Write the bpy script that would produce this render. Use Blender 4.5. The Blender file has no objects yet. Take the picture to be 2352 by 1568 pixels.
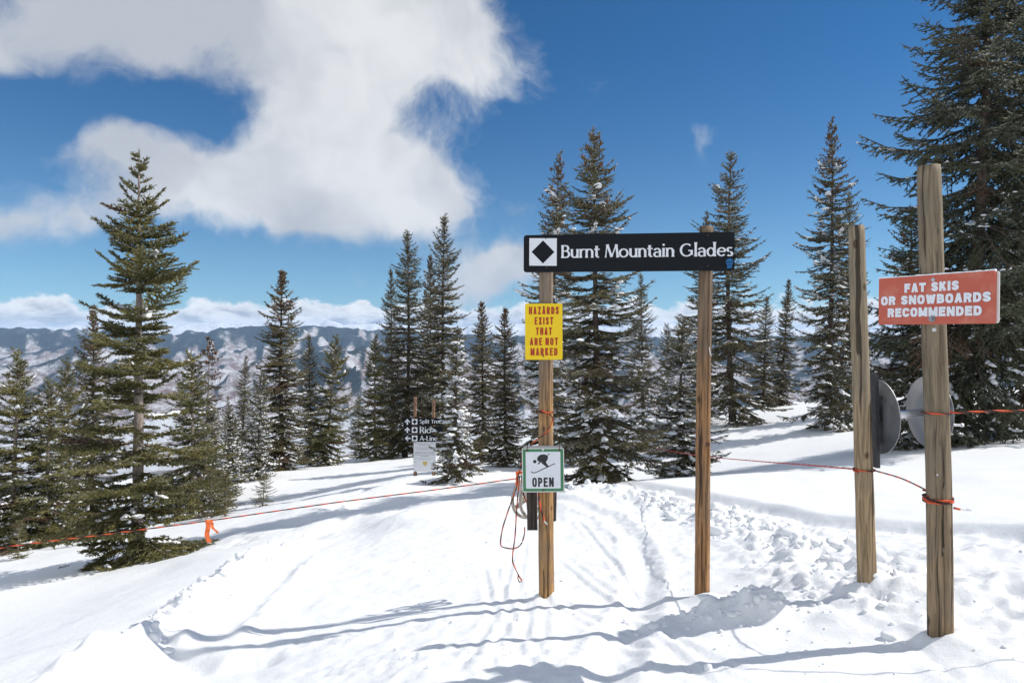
import bpy, math, random
import numpy as np
from mathutils import Vector, Matrix

R_ = math.radians
S = bpy.context.scene
COL = S.collection
rng = np.random.default_rng(7)

# ------------------------------------------------------------------ camera
cam_d = bpy.data.cameras.new('camera')
cam_d.lens = 24.0; cam_d.sensor_width = 36.0
cam_d.clip_start = 0.05; cam_d.clip_end = 200000.0
cam = bpy.data.objects.new('camera', cam_d)
cam.location = (0, 0, 0); cam.rotation_euler = (R_(90), 0, 0)      # eye level is z = 0, looking along +Y
COL.objects.link(cam); S.camera = cam
S.render.resolution_x, S.render.resolution_y = 1024, 682

# ------------------------------------------------------------------ light
SUN_AZ, SUN_EL = 84.0, 43.0          # azimuth from +Y towards +X, elevation (degrees)
SUN_STR, SKY_STR = 3.3, 0.08
EXPOSURE = 0.48
S.view_settings.view_transform = 'Standard'; S.view_settings.look = 'None'
S.view_settings.gamma = 1.0; S.view_settings.exposure = EXPOSURE
S.view_settings.use_curve_mapping = False
S.cycles.use_denoising = True
S.cycles.max_bounces = 8; S.cycles.diffuse_bounces = 4; S.cycles.transparent_max_bounces = 8
S.cycles.volume_bounces = 1
S.cycles.sample_clamp_indirect = 6.0
to_sun = Vector((math.sin(R_(SUN_AZ)) * math.cos(R_(SUN_EL)), math.cos(R_(SUN_AZ)) * math.cos(R_(SUN_EL)), math.sin(R_(SUN_EL))))
sd = bpy.data.lights.new('sun', 'SUN'); sd.energy = SUN_STR; sd.angle = R_(0.55); sd.color = (1.0, 0.955, 0.88)
so = bpy.data.objects.new('sun', sd); COL.objects.link(so)
so.rotation_euler = to_sun.to_track_quat('Z', 'Y').to_euler(); so.location = (30, 3, 30)

F = 1568.0                            # focal length in the 2352-wide picture the pixels below are read from
CX, CY = 1176.0, 784.0
def P(px, py, Y):                     # a pixel and its distance -> a point in the world
    return Vector(((px - CX) / F * Y, Y, -(py - CY) / F * Y))

# ------------------------------------------------------------------ node helpers
class NT:
    def __init__(s, tree): s.t = tree; s.n = tree.nodes; s.l = tree.links
    def new(s, typ, **kw):
        n = s.n.new(typ)
        for k, v in kw.items(): setattr(n, k, v)
        return n
    def put(s, sock, v):
        if isinstance(v, bpy.types.NodeSocket): s.l.new(v, sock)
        elif v is not None:
            try: sock.default_value = v
            except Exception: sock.default_value = tuple(v) + (1.0,)
    def math(s, op, a, b=None, c=None, clamp=False):
        n = s.new('ShaderNodeMath', operation=op, use_clamp=clamp)
        s.put(n.inputs[0], a)
        if b is not None: s.put(n.inputs[1], b)
        if c is not None: s.put(n.inputs[2], c)
        return n.outputs[0]
    def vmath(s, op, a, b=None, scale=None):
        n = s.new('ShaderNodeVectorMath', operation=op)
        s.put(n.inputs[0], a)
        if b is not None: s.put(n.inputs[1], b)
        if scale is not None: s.put(n.inputs['Scale'], scale)
        return n.outputs['Value'] if op in ('DOT_PRODUCT', 'LENGTH') else n.outputs['Vector']
    def noise(s, vec, scale, detail=4, rough=0.55, dist=0.0, out='Fac'):
        n = s.new('ShaderNodeTexNoise')
        s.put(n.inputs['Vector'], vec); n.inputs['Scale'].default_value = scale
        n.inputs['Detail'].default_value = detail; n.inputs['Roughness'].default_value = rough
        n.inputs['Distortion'].default_value = dist
        return n.outputs[out]
    def ramp(s, v, lo, hi, a=0.0, b=1.0, smooth=True):
        n = s.new('ShaderNodeMapRange', interpolation_type='SMOOTHSTEP' if smooth else 'LINEAR')
        s.put(n.inputs[0], v)
        for i, x in enumerate((lo, hi, a, b)): s.put(n.inputs[i + 1], x)
        return n.outputs[0]
    def mix(s, f, a, b, op='MIX'):
        n = s.new('ShaderNodeMix', data_type='RGBA', blend_type=op)
        s.put(n.inputs[0], f); s.put(n.inputs[6], a); s.put(n.inputs[7], b)
        return n.outputs[2]
    def mapping(s, vec, scale=(1, 1, 1), loc=(0, 0, 0)):
        n = s.new('ShaderNodeMapping'); s.put(n.inputs[0], vec)
        n.inputs['Scale'].default_value = scale; n.inputs['Location'].default_value = loc
        return n.outputs[0]
    def bump(s, h, strength=0.5, dist=0.02, normal=None):
        n = s.new('ShaderNodeBump'); n.inputs['Strength'].default_value = strength
        n.inputs['Distance'].default_value = dist; s.put(n.inputs['Height'], h)
        if normal is not None: s.put(n.inputs['Normal'], normal)
        return n.outputs[0]

def material(name, rough=0.6, spec=0.3, metal=0.0):
    m = bpy.data.materials.new(name); m.use_nodes = True
    t = NT(m.node_tree); b = m.node_tree.nodes['Principled BSDF']
    b.inputs['Roughness'].default_value = rough; b.inputs['Metallic'].default_value = metal
    b.inputs['Specular IOR Level'].default_value = spec
    return m, t, b
def C4(c): return (c[0], c[1], c[2], 1.0)

# ------------------------------------------------------------------ world: Nishita sky with clouds
W = bpy.data.worlds.new('World'); S.world = W; W.use_nodes = True
wt = NT(W.node_tree); bg = W.node_tree.nodes['Background']
sky = wt.new('ShaderNodeTexSky', sky_type='NISHITA'); sky.sun_disc = False
sky.sun_elevation = R_(SUN_EL); sky.sun_rotation = R_(SUN_AZ)
sky.altitude = 3000.0; sky.air_density = 1.0; sky.dust_density = 0.25; sky.ozone_density = 2.6
tc = wt.new('ShaderNodeTexCoord')
D0 = tc.outputs['Generated']
sep = wt.new('ShaderNodeSeparateXYZ'); wt.put(sep.inputs[0], D0)
el = sep.outputs['Z']
warp = wt.vmath('SUBTRACT', wt.noise(D0, 3.6, 4, 0.58, out='Color'), (0.5, 0.5, 0.5))
D1 = wt.vmath('NORMALIZE', wt.vmath('ADD', D0, wt.vmath('SCALE', warp, scale=0.20)))
def blob(px, py, sx, sy, amp, rot=0.0, c=None):
    """a cloud lump around one direction of the sky; sx, sy are half-sizes in radians"""
    c = P(px, py, 1.0).normalized() if c is None else Vector(c).normalized()
    r = c.cross(Vector((0, 0, 1))).normalized(); u = r.cross(c).normalized()
    r2 = r * math.cos(rot) + u * math.sin(rot); u2 = -r * math.sin(rot) + u * math.cos(rot)
    a = wt.vmath('DOT_PRODUCT', D1, tuple(r2 / sx)); b = wt.vmath('DOT_PRODUCT', D1, tuple(u2 / sy))
    q = wt.math('ADD', wt.math('MULTIPLY', a, a), wt.math('MULTIPLY', b, b))
    g = wt.math('EXPONENT', wt.math('MULTIPLY', q, -1.0))
    front = wt.math('GREATER_THAN', wt.vmath('DOT_PRODUCT', D1, tuple(c)), 0.3)
    return wt.math('MULTIPLY', wt.math('MULTIPLY', g, front), amp)
blobs = [blob(700, -10, .26, .10, 1.0), blob(960, 105, .13, .065, .85, -.35), blob(740, 190, .09, .11, .75),
         blob(500, 455, .15, .052, .95), blob(800, 440, .17, .065, .95, .05), blob(300, 370, .07, .035, .65), blob(960, 420, .09, .06, .6),
         blob(690, 340, .13, .06, .5), blob(90, 70, .20, .09, .54, .35), blob(110, 515, .13, .034, .62), blob(130, 245, .16, .05, -.42),
         blob(1150, 105, .06, .06, .42), blob(1140, 640, .075, .036, 1.2), blob(1602, 316, .030, .040, .40, .5), blob(1630, 286, .040, .020, .20, -.3),
         # unseen clouds overhead, to the left and behind, added as fill light
         blob(0, 0, .5, .45, 1.15, 0, (-1.3, 0, 1.5)), blob(0, 0, .8, .6, 1.1, 0, (-1.0, -1.0, .9)), blob(0, 0, .8, .5, 1.05, 0, (.3, -1.3, .8)), blob(0, 0, .45, .40, 1.1, 0, (-.2, -.6, 1.5)),
         blob(0, 0, .6, .4, .9, 0, (1.2, -.8, .9))]
acc = blobs[0]
for b_ in blobs[1:]: acc = wt.math('ADD', acc, b_)
fb = wt.noise(D1, 6.5, 8, 0.64, 0.0)
dens = wt.math('ADD', acc, wt.math('MULTIPLY', wt.math('SUBTRACT', fb, 0.5), 1.7))
mask_hi = wt.ramp(dens, 0.28, 0.90)
# the band of cumulus along the horizon
nb = wt.noise(wt.mapping(D0, (1, 1, 1.6)), 13.0, 5, 0.56, 0.1)
top = wt.math('ADD', wt.math('MULTIPLY', wt.math('SUBTRACT', nb, 0.5), 0.11), 0.052)
dlt = wt.math('SUBTRACT', top, el)
band = wt.ramp(dlt, -0.003, 0.009)
b_var = wt.ramp(wt.noise(wt.mapping(D0, (1, 1, 2.6), (0.3, 0.2, 0.5)), 17.0, 5, 0.6, 0.4), 0.36, 0.64)
b_low = wt.ramp(el, 0.012, 0.026)
b_shade = wt.math('MULTIPLY', wt.math('MULTIPLY', wt.ramp(dlt, 0.0, 0.028), b_low), b_var)
hz_col = wt.mix(b_shade, (0.82, 0.81, 0.80, 1), (0.27, 0.29, 0.34, 1))
lit = wt.ramp(wt.noise(D1, 4.0, 4, 0.55), 0.38, 0.66)
hi_col = wt.mix(lit, (0.38, 0.40, 0.44, 1), (0.60, 0.61, 0.62, 1))
k = 1.0 / SKY_STR
tint = wt.mix(wt.ramp(el, 0.0, 0.42), (0.66, 0.90, 0.92, 1), (0.20, 0.66, 0.93, 1))
sk = wt.mix(1.0, sky.outputs[0], tint, 'MULTIPLY')
c1 = wt.mix(wt.math('MULTIPLY', mask_hi, 0.96), sk, wt.vmath('SCALE', hi_col, scale=k))
c2 = wt.mix(wt.math('MULTIPLY', band, 0.95), c1, wt.vmath('SCALE', hz_col, scale=k))
wt.put(bg.inputs['Color'], c2); bg.inputs['Strength'].default_value = SKY_STR
W.cycles.sampling_method = 'MANUAL'; W.cycles.sample_map_resolution = 512

# ------------------------------------------------------------------ numpy noise
_perm = np.random.default_rng(3).permutation(4096)
_vals = np.random.default_rng(4).random(4096)
def vnoise(x, y, seed=0):
    xi = np.floor(x).astype(np.int64); yi = np.floor(y).astype(np.int64)
    fx = x - xi; fy = y - yi
    ux = fx * fx * fx * (fx * (fx * 6 - 15) + 10); uy = fy * fy * fy * (fy * (fy * 6 - 15) + 10)
    def h(i, j): return _vals[_perm[(_perm[(i + seed * 131) & 4095] + j) & 4095]]
    a = h(xi, yi); b = h(xi + 1, yi); c = h(xi, yi + 1); d = h(xi + 1, yi + 1)
    return (a + (b - a) * ux + (c - a) * uy + (a - b - c + d) * ux * uy) * 2 - 1
def fbm(x, y, oct=4, seed=0, gain=0.5, lac=2.03):
    s = 0; a = 1.0; t = 0
    for o in range(oct):
        s = s + a * vnoise(x, y, seed + o); t += a; a *= gain
        x, y = lac * (.8 * x - .6 * y) + 5.2, lac * (.6 * x + .8 * y) + 1.3
    return s / t
def sstep(x, a, b):
    t = np.clip((x - a) / (b - a), 0, 1); return t * t * (3 - 2 * t)

# ------------------------------------------------------------------ mesh helpers
def mesh_from(name, V, Fc, smooth=False, mats=(), mat_idx=None):
    V = np.asarray(V, np.float32); Fc = np.asarray(Fc, np.int32)
    me = bpy.data.meshes.new(name); n = Fc.shape[1]
    me.vertices.add(len(V)); me.vertices.foreach_set('co', V.ravel())
    me.loops.add(Fc.size); me.loops.foreach_set('vertex_index', Fc.ravel())
    me.polygons.add(len(Fc)); me.polygons.foreach_set('loop_start', np.arange(0, Fc.size, n, dtype=np.int32))
    for m in mats: me.materials.append(m)
    if mat_idx is not None: me.polygons.foreach_set('material_index', np.asarray(mat_idx, np.int32))
    me.polygons.foreach_set('use_smooth', np.full(len(Fc), smooth, bool))
    me.update(); me.validate()
    return me
def link(name, me, parent=None, **props):
    o = bpy.data.objects.new(name, me); COL.objects.link(o)
    if parent is not None: o.parent = parent
    for k_, v in props.items(): o[k_] = v
    return o
def empty(name, loc, label, category, group=None):
    o = bpy.data.objects.new(name, None); COL.objects.link(o); o.location = loc
    o.empty_display_size = 0.2; o['label'] = label; o['category'] = category
    if group: o['group'] = group
    return o
class MB:
    """collects polygons of any size for one mesh object"""
    def __init__(s): s.v = []; s.f = []; s.mi = []
    def add(s, vs, fs, mi=0):
        b = len(s.v); s.v += [tuple(v) for v in vs]; s.f += [tuple(i + b for i in f) for f in fs]; s.mi += [mi] * len(fs)
    def box(s, c, ax, ay, az, mi=0):
        c, ax, ay, az = Vector(c), Vector(ax), Vector(ay), Vector(az)
        vs = [c + ax * i + ay * j + az * k_ for k_ in (-1, 1) for j in (-1, 1) for i in (-1, 1)]
        s.add(vs, [(0, 2, 3, 1), (4, 5, 7, 6), (0, 1, 5, 4), (2, 6, 7, 3), (0, 4, 6, 2), (1, 3, 7, 5)], mi)
    def tube(s, p0, p1, r0, r1=None, n=12, cap=True, mi=0):
        p0, p1 = Vector(p0), Vector(p1); r1 = r0 if r1 is None else r1
        d = (p1 - p0).normalized(); a = d.orthogonal().normalized(); b = d.cross(a)
        vs = []
        for p, r in ((p0, r0), (p1, r1)):
            vs += [p + a * (math.cos(2 * math.pi * i / n) * r) + b * (math.sin(2 * math.pi * i / n) * r) for i in range(n)]
        fs = [(i, (i + 1) % n, n + (i + 1) % n, n + i) for i in range(n)]
        if cap: fs += [tuple(range(n - 1, -1, -1)), tuple(range(n, 2 * n))]
        s.add(vs, fs, mi)
    def build(s, name, mats, parent=None, smooth=False, **props):
        me = bpy.data.meshes.new(name); me.from_pydata([tuple(v) for v in s.v], [], s.f)
        for m in (mats if isinstance(mats, (list, tuple)) else [mats]): me.materials.append(m)
        me.polygons.foreach_set('material_index', s.mi)
        if smooth: me.polygons.foreach_set('use_smooth', [True] * len(s.f))
        me.update(); return link(name, me, parent, **props)

# ------------------------------------------------------------------ materials
def mat_snow():
    m, t, b = material('snow', 0.62, 0.25)
    co = t.new('ShaderNodeTexCoord').outputs['Object']
    n1 = t.noise(co, 3.0, 6, 0.6); n2 = t.noise(co, 26.0, 6, 0.65); n3 = t.noise(co, 150.0, 3, 0.7)
    t.put(b.inputs['Base Color'], t.mix(n1, (0.84, 0.86, 0.89, 1), (0.90, 0.915, 0.93, 1)))
    h = t.math('ADD', t.math('MULTIPLY', n2, 0.7), t.math('MULTIPLY', n3, 0.30))
    t.put(b.inputs['Normal'], t.bump(h, 0.5, 0.022))
    return m
def mat_tree_snow():
    m, t, b = material('branch_snow', 0.65, 0.2)
    co = t.new('ShaderNodeTexCoord').outputs['Object']
    b.inputs['Base Color'].default_value = (0.86, 0.88, 0.91, 1)
    t.put(b.inputs['Normal'], t.bump(t.noise(co, 30.0, 4, 0.6), 0.5, 0.02))
    return m
def mat_foliage():
    m, t, b = material('needles', 0.62, 0.25)
    a = t.new('ShaderNodeAttribute', attribute_name='Col')
    t.put(b.inputs['Base Color'], a.outputs['Color'])
    return m
def mat_bark(name, c0, c1):
    m, t, b = material(name, 0.85, 0.15)
    co = t.new('ShaderNodeTexCoord').outputs['Object']
    n = t.noise(t.mapping(co, (7, 7, 2.5)), 2.2, 6, 0.65); n2 = t.noise(co, 55.0, 4, 0.7)
    t.put(b.inputs['Base Color'], t.mix(t.ramp(t.math('ADD', t.math('MULTIPLY', n, .6), t.math('MULTIPLY', n2, .4)), .34, .66), C4(c0), C4(c1)))
    t.put(b.inputs['Normal'], t.bump(n2, 0.7, 0.02))
    return m
def mat_wood(name, upper, lower, dark, zmid, zspan, seed=0.0):
    """round weathered pole: grain along the length, drying cracks, knots, greyer towards the exposed top"""
    m, t, b = material(name, 0.78, 0.2)
    co = t.mapping(t.new('ShaderNodeTexCoord').outputs['Object'], (1, 1, 1), (seed, seed * .7, seed * 1.3))
    warp = t.vmath('SCALE', t.vmath('SUBTRACT', t.noise(t.mapping(co, (1, 1, .35)), 7.0, 3, 0.5, out='Color'), (.5, .5, .5)), scale=.035)
    cw = t.vmath('ADD', co, warp)
    g1 = t.noise(t.mapping(cw, (1, 1, .045)), 60.0, 5, 0.62); g2 = t.noise(t.mapping(cw, (1, 1, .02)), 130.0, 3, 0.6)
    blot = t.noise(co, 5.0, 5, 0.6)
    z = t.new('ShaderNodeSeparateXYZ'); t.put(z.inputs[0], t.new('ShaderNodeTexCoord').outputs['Object'])
    w = t.ramp(t.math('ADD', z.outputs[2], t.math('MULTIPLY', t.math('SUBTRACT', blot, .5), .9)), zmid - zspan, zmid + zspan)
    base = t.mix(w, C4(lower), C4(upper))
    base = t.mix(t.math('MULTIPLY', t.ramp(g1, .40, .64), .68), base, C4(dark))
    base = t.mix(t.math('MULTIPLY', t.ramp(g2, .52, .75), .35), base, C4([min(1, c * 1.5) for c in lower]))
    crack = t.ramp(t.noise(t.mapping(cw, (1, 1, .012)), 34.0, 2, 0.5), .36, .42, 1.0, 0.0)
    base = t.mix(t.math('MULTIPLY', t.ramp(t.noise(co, 2.3, 3, .6), .45, .62), .45), base, C4([c * .62 + .03 for c in upper]))
    base = t.mix(t.math('MULTIPLY', crack, .8), base, (0.018, 0.014, 0.011, 1))
    vo = t.new('ShaderNodeTexVoronoi'); t.put(vo.inputs['Vector'], t.mapping(co, (1, 1, .55))); vo.inputs['Scale'].default_value = 8.5
    kn = t.ramp(vo.outputs['Distance'], .10, .19, 1.0, 0.0)
    base = t.mix(t.math('MULTIPLY', kn, .8), base, (0.045, 0.024, 0.013, 1))
    t.put(b.inputs['Base Color'], base)
    h = t.math('SUBTRACT', t.math('ADD', t.math('MULTIPLY', g1, .5), t.math('MULTIPLY', g2, .25)), t.math('MULTIPLY', crack, 1.2))
    t.put(b.inputs['Normal'], t.bump(h, 0.7, 0.006))
    return m
def mat_paint(name, col, rough=0.45, wear=None, wamt=0.25, scale=25.0):
    m, t, b = material(name, rough, 0.4)
    co = t.new('ShaderNodeTexCoord').outputs['Object']
    n = t.noise(co, scale, 6, 0.65)
    t.put(b.inputs['Base Color'], t.mix(t.math('MULTIPLY', t.ramp(n, .45, .75), wamt), C4(col), C4(wear or [c * .7 for c in col])))
    t.put(b.inputs['Roughness'], t.ramp(n, .3, .7, rough - .08, rough + .15))
    return m
def mat_metal(name, col, rough=0.4):
    m, t, b = material(name, rough, 0.5, 1.0)
    co = t.new('ShaderNodeTexCoord').outputs['Object']
    n = t.noise(co, 40.0, 6, 0.6)
    t.put(b.inputs['Base Color'], t.mix(n, C4([c * .8 for c in col]), C4([min(1, c * 1.15) for c in col])))
    t.put(b.inputs['Roughness'], t.ramp(n, .3, .7, rough - .1, rough + .12))
    return m
SNOW = mat_snow(); TSNOW = mat_tree_snow(); NEEDLE = mat_foliage()
BARK_FIR = mat_bark('fir_bark', (0.20, 0.16, 0.135), (0.50, 0.42, 0.37))
BARK_SPR = mat_bark('spruce_bark', (0.06, 0.045, 0.038), (0.19, 0.155, 0.13))
CONE = mat_bark('cone_scales', (0.10, 0.045, 0.025), (0.22, 0.11, 0.06))

# ------------------------------------------------------------------ snow ground
CTRL = [(2162, 1478, 3.75), (1993, 1358, 4.55), (1610, 1385, 5.45), (1257, 1378, 5.64), (0, 1568, 4.45), (1176, 1568, 3.45),
        (316, 1287, 11.6), (1378, 1112, 19), (1048, 1110, 17.5), (965, 1092, 20), (648, 1080, 31), (745, 1069, 34), (862, 1057, 37),
        (918, 1050, 39), (1562, 1097, 15.5), (1681, 972, 31), (1790, 932, 38), (1901, 988, 25.5), (2190, 1016, 15.3), (560, 1085, 30),
        (30, 1262, 15.5), (165, 1240, 16.5), (604, 1163, 21.5), (500, 1186, 18.5), (700, 1150, 16), (1500, 1120, 11.5), (2300, 1150, 8.5),
        (300, 1390, 6.3), (800, 1250, 8.6), (700, 1400, 5.6), (570, 1418, 5.42), (390, 1442, 5.3)]
cp = np.array([tuple(P(*c)) for c in CTRL])
_extra = [(-14, 0), (-14, 5), (14, 0), (14, 6), (0, -8), (30, 25), (45, 45), (-30, 25), (-45, 45)]
cp = np.vstack([cp] + [[x, y, -1.36 + .12 * x - .136 * y + (0.35 if y > 20 and x < 0 else 0) * (y - 20) * .25] for x, y in _extra])
def _phi(r2): return np.where(r2 > 1e-9, r2 * np.log(np.maximum(r2, 1e-9)), 0)
def _tps(pts, lam=0.6):
    n = len(pts); xy = pts[:, :2]
    K = _phi(((xy[:, None] - xy[None]) ** 2).sum(-1)) + lam * np.eye(n)
    Q = np.c_[np.ones(n), xy]; A = np.zeros((n + 3, n + 3)); A[:n, :n] = K; A[:n, n:] = Q; A[n:, :n] = Q.T
    return np.linalg.solve(A, np.r_[pts[:, 2], 0, 0, 0])
_tw = _tps(cp)
def G0(x, y):
    x = np.asarray(x, float); y = np.asarray(y, float)
    z = _tw[-3] + _tw[-2] * x + _tw[-1] * y
    for i in range(len(cp)):
        z = z + _tw[i] * _phi((x - cp[i, 0]) ** 2 + (y - cp[i, 1]) ** 2)
    r = np.hypot(x, y); over = np.maximum(0, r - 46)
    lin = -1.36 + .12 * x - .136 * y
    far = sstep(r, 50, 70)
    return z * (1 - far) + np.minimum(z, lin) * far - over ** 2 * .010
def hit(px, py, g=None):
    """where the line of sight through a pixel meets the snow"""
    g = g or G0
    u = (px - CX) / F; v = -(py - CY) / F
    Y = np.linspace(2.0, 60, 3000); d = v * Y - g(u * Y, Y)
    i = np.argmax(d < 0) if (d < 0).any() else len(Y) - 1
    return float(u * Y[i]), float(Y[i])
def poly_dist(x, y, pts):
    """distance to a polyline, signed (+ to the right of its direction), and running length"""
    best = np.full(x.shape, 1e9); sgn = np.zeros(x.shape); run = np.zeros(x.shape); acc_ = 0.0
    for (ax, ay), (bx, by) in zip(pts[:-1], pts[1:]):
        dx, dy = bx - ax, by - ay; L2 = dx * dx + dy * dy; L = math.sqrt(L2)
        t = np.clip(((x - ax) * dx + (y - ay) * dy) / L2, 0, 1)
        d = np.hypot(x - ax - t * dx, y - ay - t * dy); s = np.sign((y - ay) * dx - (x - ax) * dy) * -1
        k_ = d < best; best = np.where(k_, d, best); sgn = np.where(k_, s, sgn); run = np.where(k_, acc_ + t * L, run); acc_ += L
    return best, sgn, run
BANK = [hit(*p) for p in [(115, 1560), (250, 1490), (380, 1420), (470, 1368), (540, 1320), (620, 1268), (720, 1228)]]
DEB = [hit(*p) for p in [(1300, 1128), (1480, 1146), (1640, 1190), (1760, 1230), (1850, 1275), (1930, 1325), (2050, 1365), (2200, 1390), (2420, 1400)]]
EDGE = [hit(*p) for p in [(1290, 1112), (1480, 1128), (1700, 1172), (1860, 1212), (2000, 1226), (2180, 1236), (2450, 1255)]]
GRV1 = [hit(*p) for p in [(1180, 1152), (1290, 1158), (1400, 1185), (1462, 1240), (1482, 1310), (1470, 1400), (1420, 1500), (1390, 1566)]]
GRV2 = [hit(*p) for p in [(1330, 1200), (1400, 1280), (1460, 1370)]]
SKI = [[hit(*p) for p in q] for q in ([(1440, 1440), (1560, 1510), (1640, 1566)], [(1460, 1430), (1640, 1520), (1760, 1566)],
       [(1500, 1440), (1600, 1490), (1690, 1540)], [(1950, 1350), (2060, 1440), (2190, 1560)], [(560, 1330), (780, 1300), (1000, 1270), (1180, 1260)],
       [(1400, 1460), (1460, 1520), (1500, 1566)])]
def extend(pts, a=6.0, b=6.0):
    p0, p1 = Vector(pts[0]), Vector(pts[1]); q0, q1 = Vector(pts[-1]), Vector(pts[-2])
    return [tuple(p0 + (p0 - p1).normalized() * a)] + list(pts) + [tuple(q0 + (q0 - q1).normalized() * b)]
BANK2 = [hit(*p) for p in [(560, 1425), (640, 1345), (690, 1300), (720, 1268)]]
BANKX = extend(BANK); EDGEX = extend(EDGE, 4, 30)
_sr = np.random.default_rng(77)
for _ in range(7):
    xa = _sr.uniform(950, 1750); xb = 1180 + (xa - 1180) * .42 + _sr.normal(0, 50); yb = _sr.uniform(1240, 1400)
    q_ = [hit(xa + (xb - xa) * t + 40 * math.sin(t * 3 + xa), 1566 + (yb - 1566) * t) for t in (0, .3, .6, 1)]
    SKI.append(q_)
    if _sr.random() < .5: SKI.append([(x + .12, y + .01) for x, y in q_])
MOUND = hit(1716, 1418); LUMPL = hit(420, 1440)
FENCETRK = [hit(*p) for p in [(-60, 1325), (200, 1300), (420, 1268), (620, 1225), (760, 1210)]]
TRENCH = [hit(*p) for p in [(360, 1428), (400, 1462), (480, 1482), (600, 1472)]]
def G(x, y):
    x = np.asarray(x, float); y = np.asarray(y, float); shp = x.shape; x = np.atleast_1d(x).ravel(); y = np.atleast_1d(y).ravel()
    z = G0(x, y)
    near = sstep(np.hypot(x, y), 30, 14)
    # broad swells, moguls on the trail
    dE, sE, rE = poly_dist(x, y, EDGEX)
    powder = sstep(dE * -sE, 0.0, 0.25) * sstep(rE, 2.5, 4.5)          # the untouched snow beyond the edge on the right
    dB, sB, rB = poly_dist(x, y, BANKX)
    plat = sstep(-dB * sB, 0.05, 0.5) * sstep(y, 11.0, 9.5)             # the untouched shelf on the left
    calm = np.maximum(powder, plat)
    z += .05 * fbm(x * .5, y * .5, 3, 11) * (1 - .6 * calm)
    mog = sstep(y, 8.0, 10.0) * sstep(y, 24, 16) * sstep(x, 2.5, 0.5) * sstep(x, -6, -3.5)
    z += mog * .22 * fbm(x * .7 + 3, y * .55, 2, 21)
    z += (1 - calm) * near * (.022 * fbm(x * 2.2, y * 2.2, 4, 31) + .010 * fbm(x * 8, y * 8, 3, 41))
    z += calm * .004 * fbm(x * 6, y * 3, 3, 43)
    # left bank: crumbled crest, face towards the trail
    wob = .10 * fbm(x * 3, y * 3, 3, 51); d = dB * sB + wob
    crest = np.exp(-(d / .13) ** 2) * (.085 + .09 * fbm(x * 4, y * 4, 3, 52)); crest = np.maximum(crest, 0)
    endf = sstep(y, 10.6, 8.4) * sstep(x, 1.2, -.2)
    face = -.13 * sstep(d, .02, .50) * sstep(d, 2.8, .8) - .17 * sstep(-d, .1, 2.4) * sstep(-d, 9, 2.6)
    z += endf * (crest * 1.25 + face)
    z += endf * np.exp(-((d - .08) / .24) ** 2) * .05 * np.maximum(0, fbm(x * 7, y * 7, 3, 53))
    d2_, _, r2_ = poly_dist(x, y, BANK2)
    z += np.exp(-(d2_ / .10) ** 2) * np.maximum(0, .05 + .05 * fbm(x * 5, y * 5, 3, 55))
    dT, sT, rT = poly_dist(x, y, TRENCH)
    z += -.10 * np.exp(-(dT / .11) ** 2)
    z += .09 * np.exp(-(((x - LUMPL[0]) / .10) ** 2 + ((y - LUMPL[1]) / .12) ** 2))
    # right: edge of the powder, debris thrown up along the track
    z += powder * (.13 + .03 * fbm(x * 1.2, y * 1.2, 2, 61)) * sstep(y, 16, 9)
    dD, sD, rD = poly_dist(x, y, DEB)
    hw = .22 + .11 * np.clip(rD / 6, 0, 1) ** 1 * 3.2
    db = sstep(dD, hw * 1.5, hw * .35) * (1 - .9 * powder)
    l1 = np.abs(fbm(x * 3.1, y * 3.1, 3, 71)); l2 = np.abs(fbm(x * 7.5, y * 7.5, 3, 72)); l3 = fbm(x * 18, y * 18, 2, 73)
    fade = sstep(rD, 9.5, 7.2)
    z += db * (.125 * (l1 - .12) + fade * (.075 * l2 + .022 * l3) + .025)
    rt = sstep(x, 1.9, 2.6) * sstep(y, 7.5, 5.5) * (1 - powder)          # trodden snow round the right posts
    z += rt * (.10 * fbm(x * 2.2, y * 2.2, 3, 81) + .03 * fbm(x * 6, y * 6, 3, 82))
    tr2 = sstep(x, .6, 1.4) * sstep(y, 11.0, 8.5) * sstep(y, 6.0, 7.0) * (1 - powder)
    z += tr2 * .028 * np.abs(fbm(x * 9, y * 9, 3, 91))
    # grooves and ski lines
    for gpts, dep, w in ((GRV1, .045, .11), (GRV2, .022, .03)):
        dG, _, rg = poly_dist(x, y, gpts); z += -dep * np.exp(-(dG / w) ** 2) + dep * .4 * np.exp(-((dG - 1.8 * w) / (w * .6)) ** 2) * (1 + fbm(x * 12, y * 12, 2, 95))
    for gpts in SKI:
        dG, _, rg = poly_dist(x, y, gpts); z += (-.012 * np.exp(-(dG / .030) ** 2) + .006 * np.exp(-((dG - .06) / .03) ** 2)) * np.clip(.7 + .6 * fbm(rg * .7, rg * 0 + 3.3, 2, 97), 0, 1)
    dF, _, rF = poly_dist(x, y, FENCETRK)
    z += np.exp(-(dF / .28) ** 2) * (.055 * np.abs(fbm(x * 5, y * 5, 3, 99)) - .01)
    hx, hy = hit(1040, 1510)
    ch = np.exp(-(((x - hx) / 1.0) ** 2 + ((y - hy) / .40) ** 2)) + .7 * np.exp(-(((x - hx + .5) / .9) ** 2 + ((y - hy - .9) / .22) ** 2))
    z += ch * (.045 * np.maximum(0, fbm(x * 6, y * 6, 3, 111)) + .035 * np.abs(fbm(x * 13, y * 13, 2, 113)))
    # mound of shovelled snow beside the second gate post
    q = ((x - MOUND[0]) / .33) ** 2 + ((y - MOUND[1]) / .20) ** 2
    z += np.exp(-q) * (.17 + .12 * fbm(x * 7, y * 7, 4, 101))
    q = ((x - MOUND[0] + .22) / .16) ** 2 + ((y - MOUND[1] - .08) / .12) ** 2
    z += np.exp(-q) * (.07 + .06 * fbm(x * 9, y * 9, 3, 103))
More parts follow.
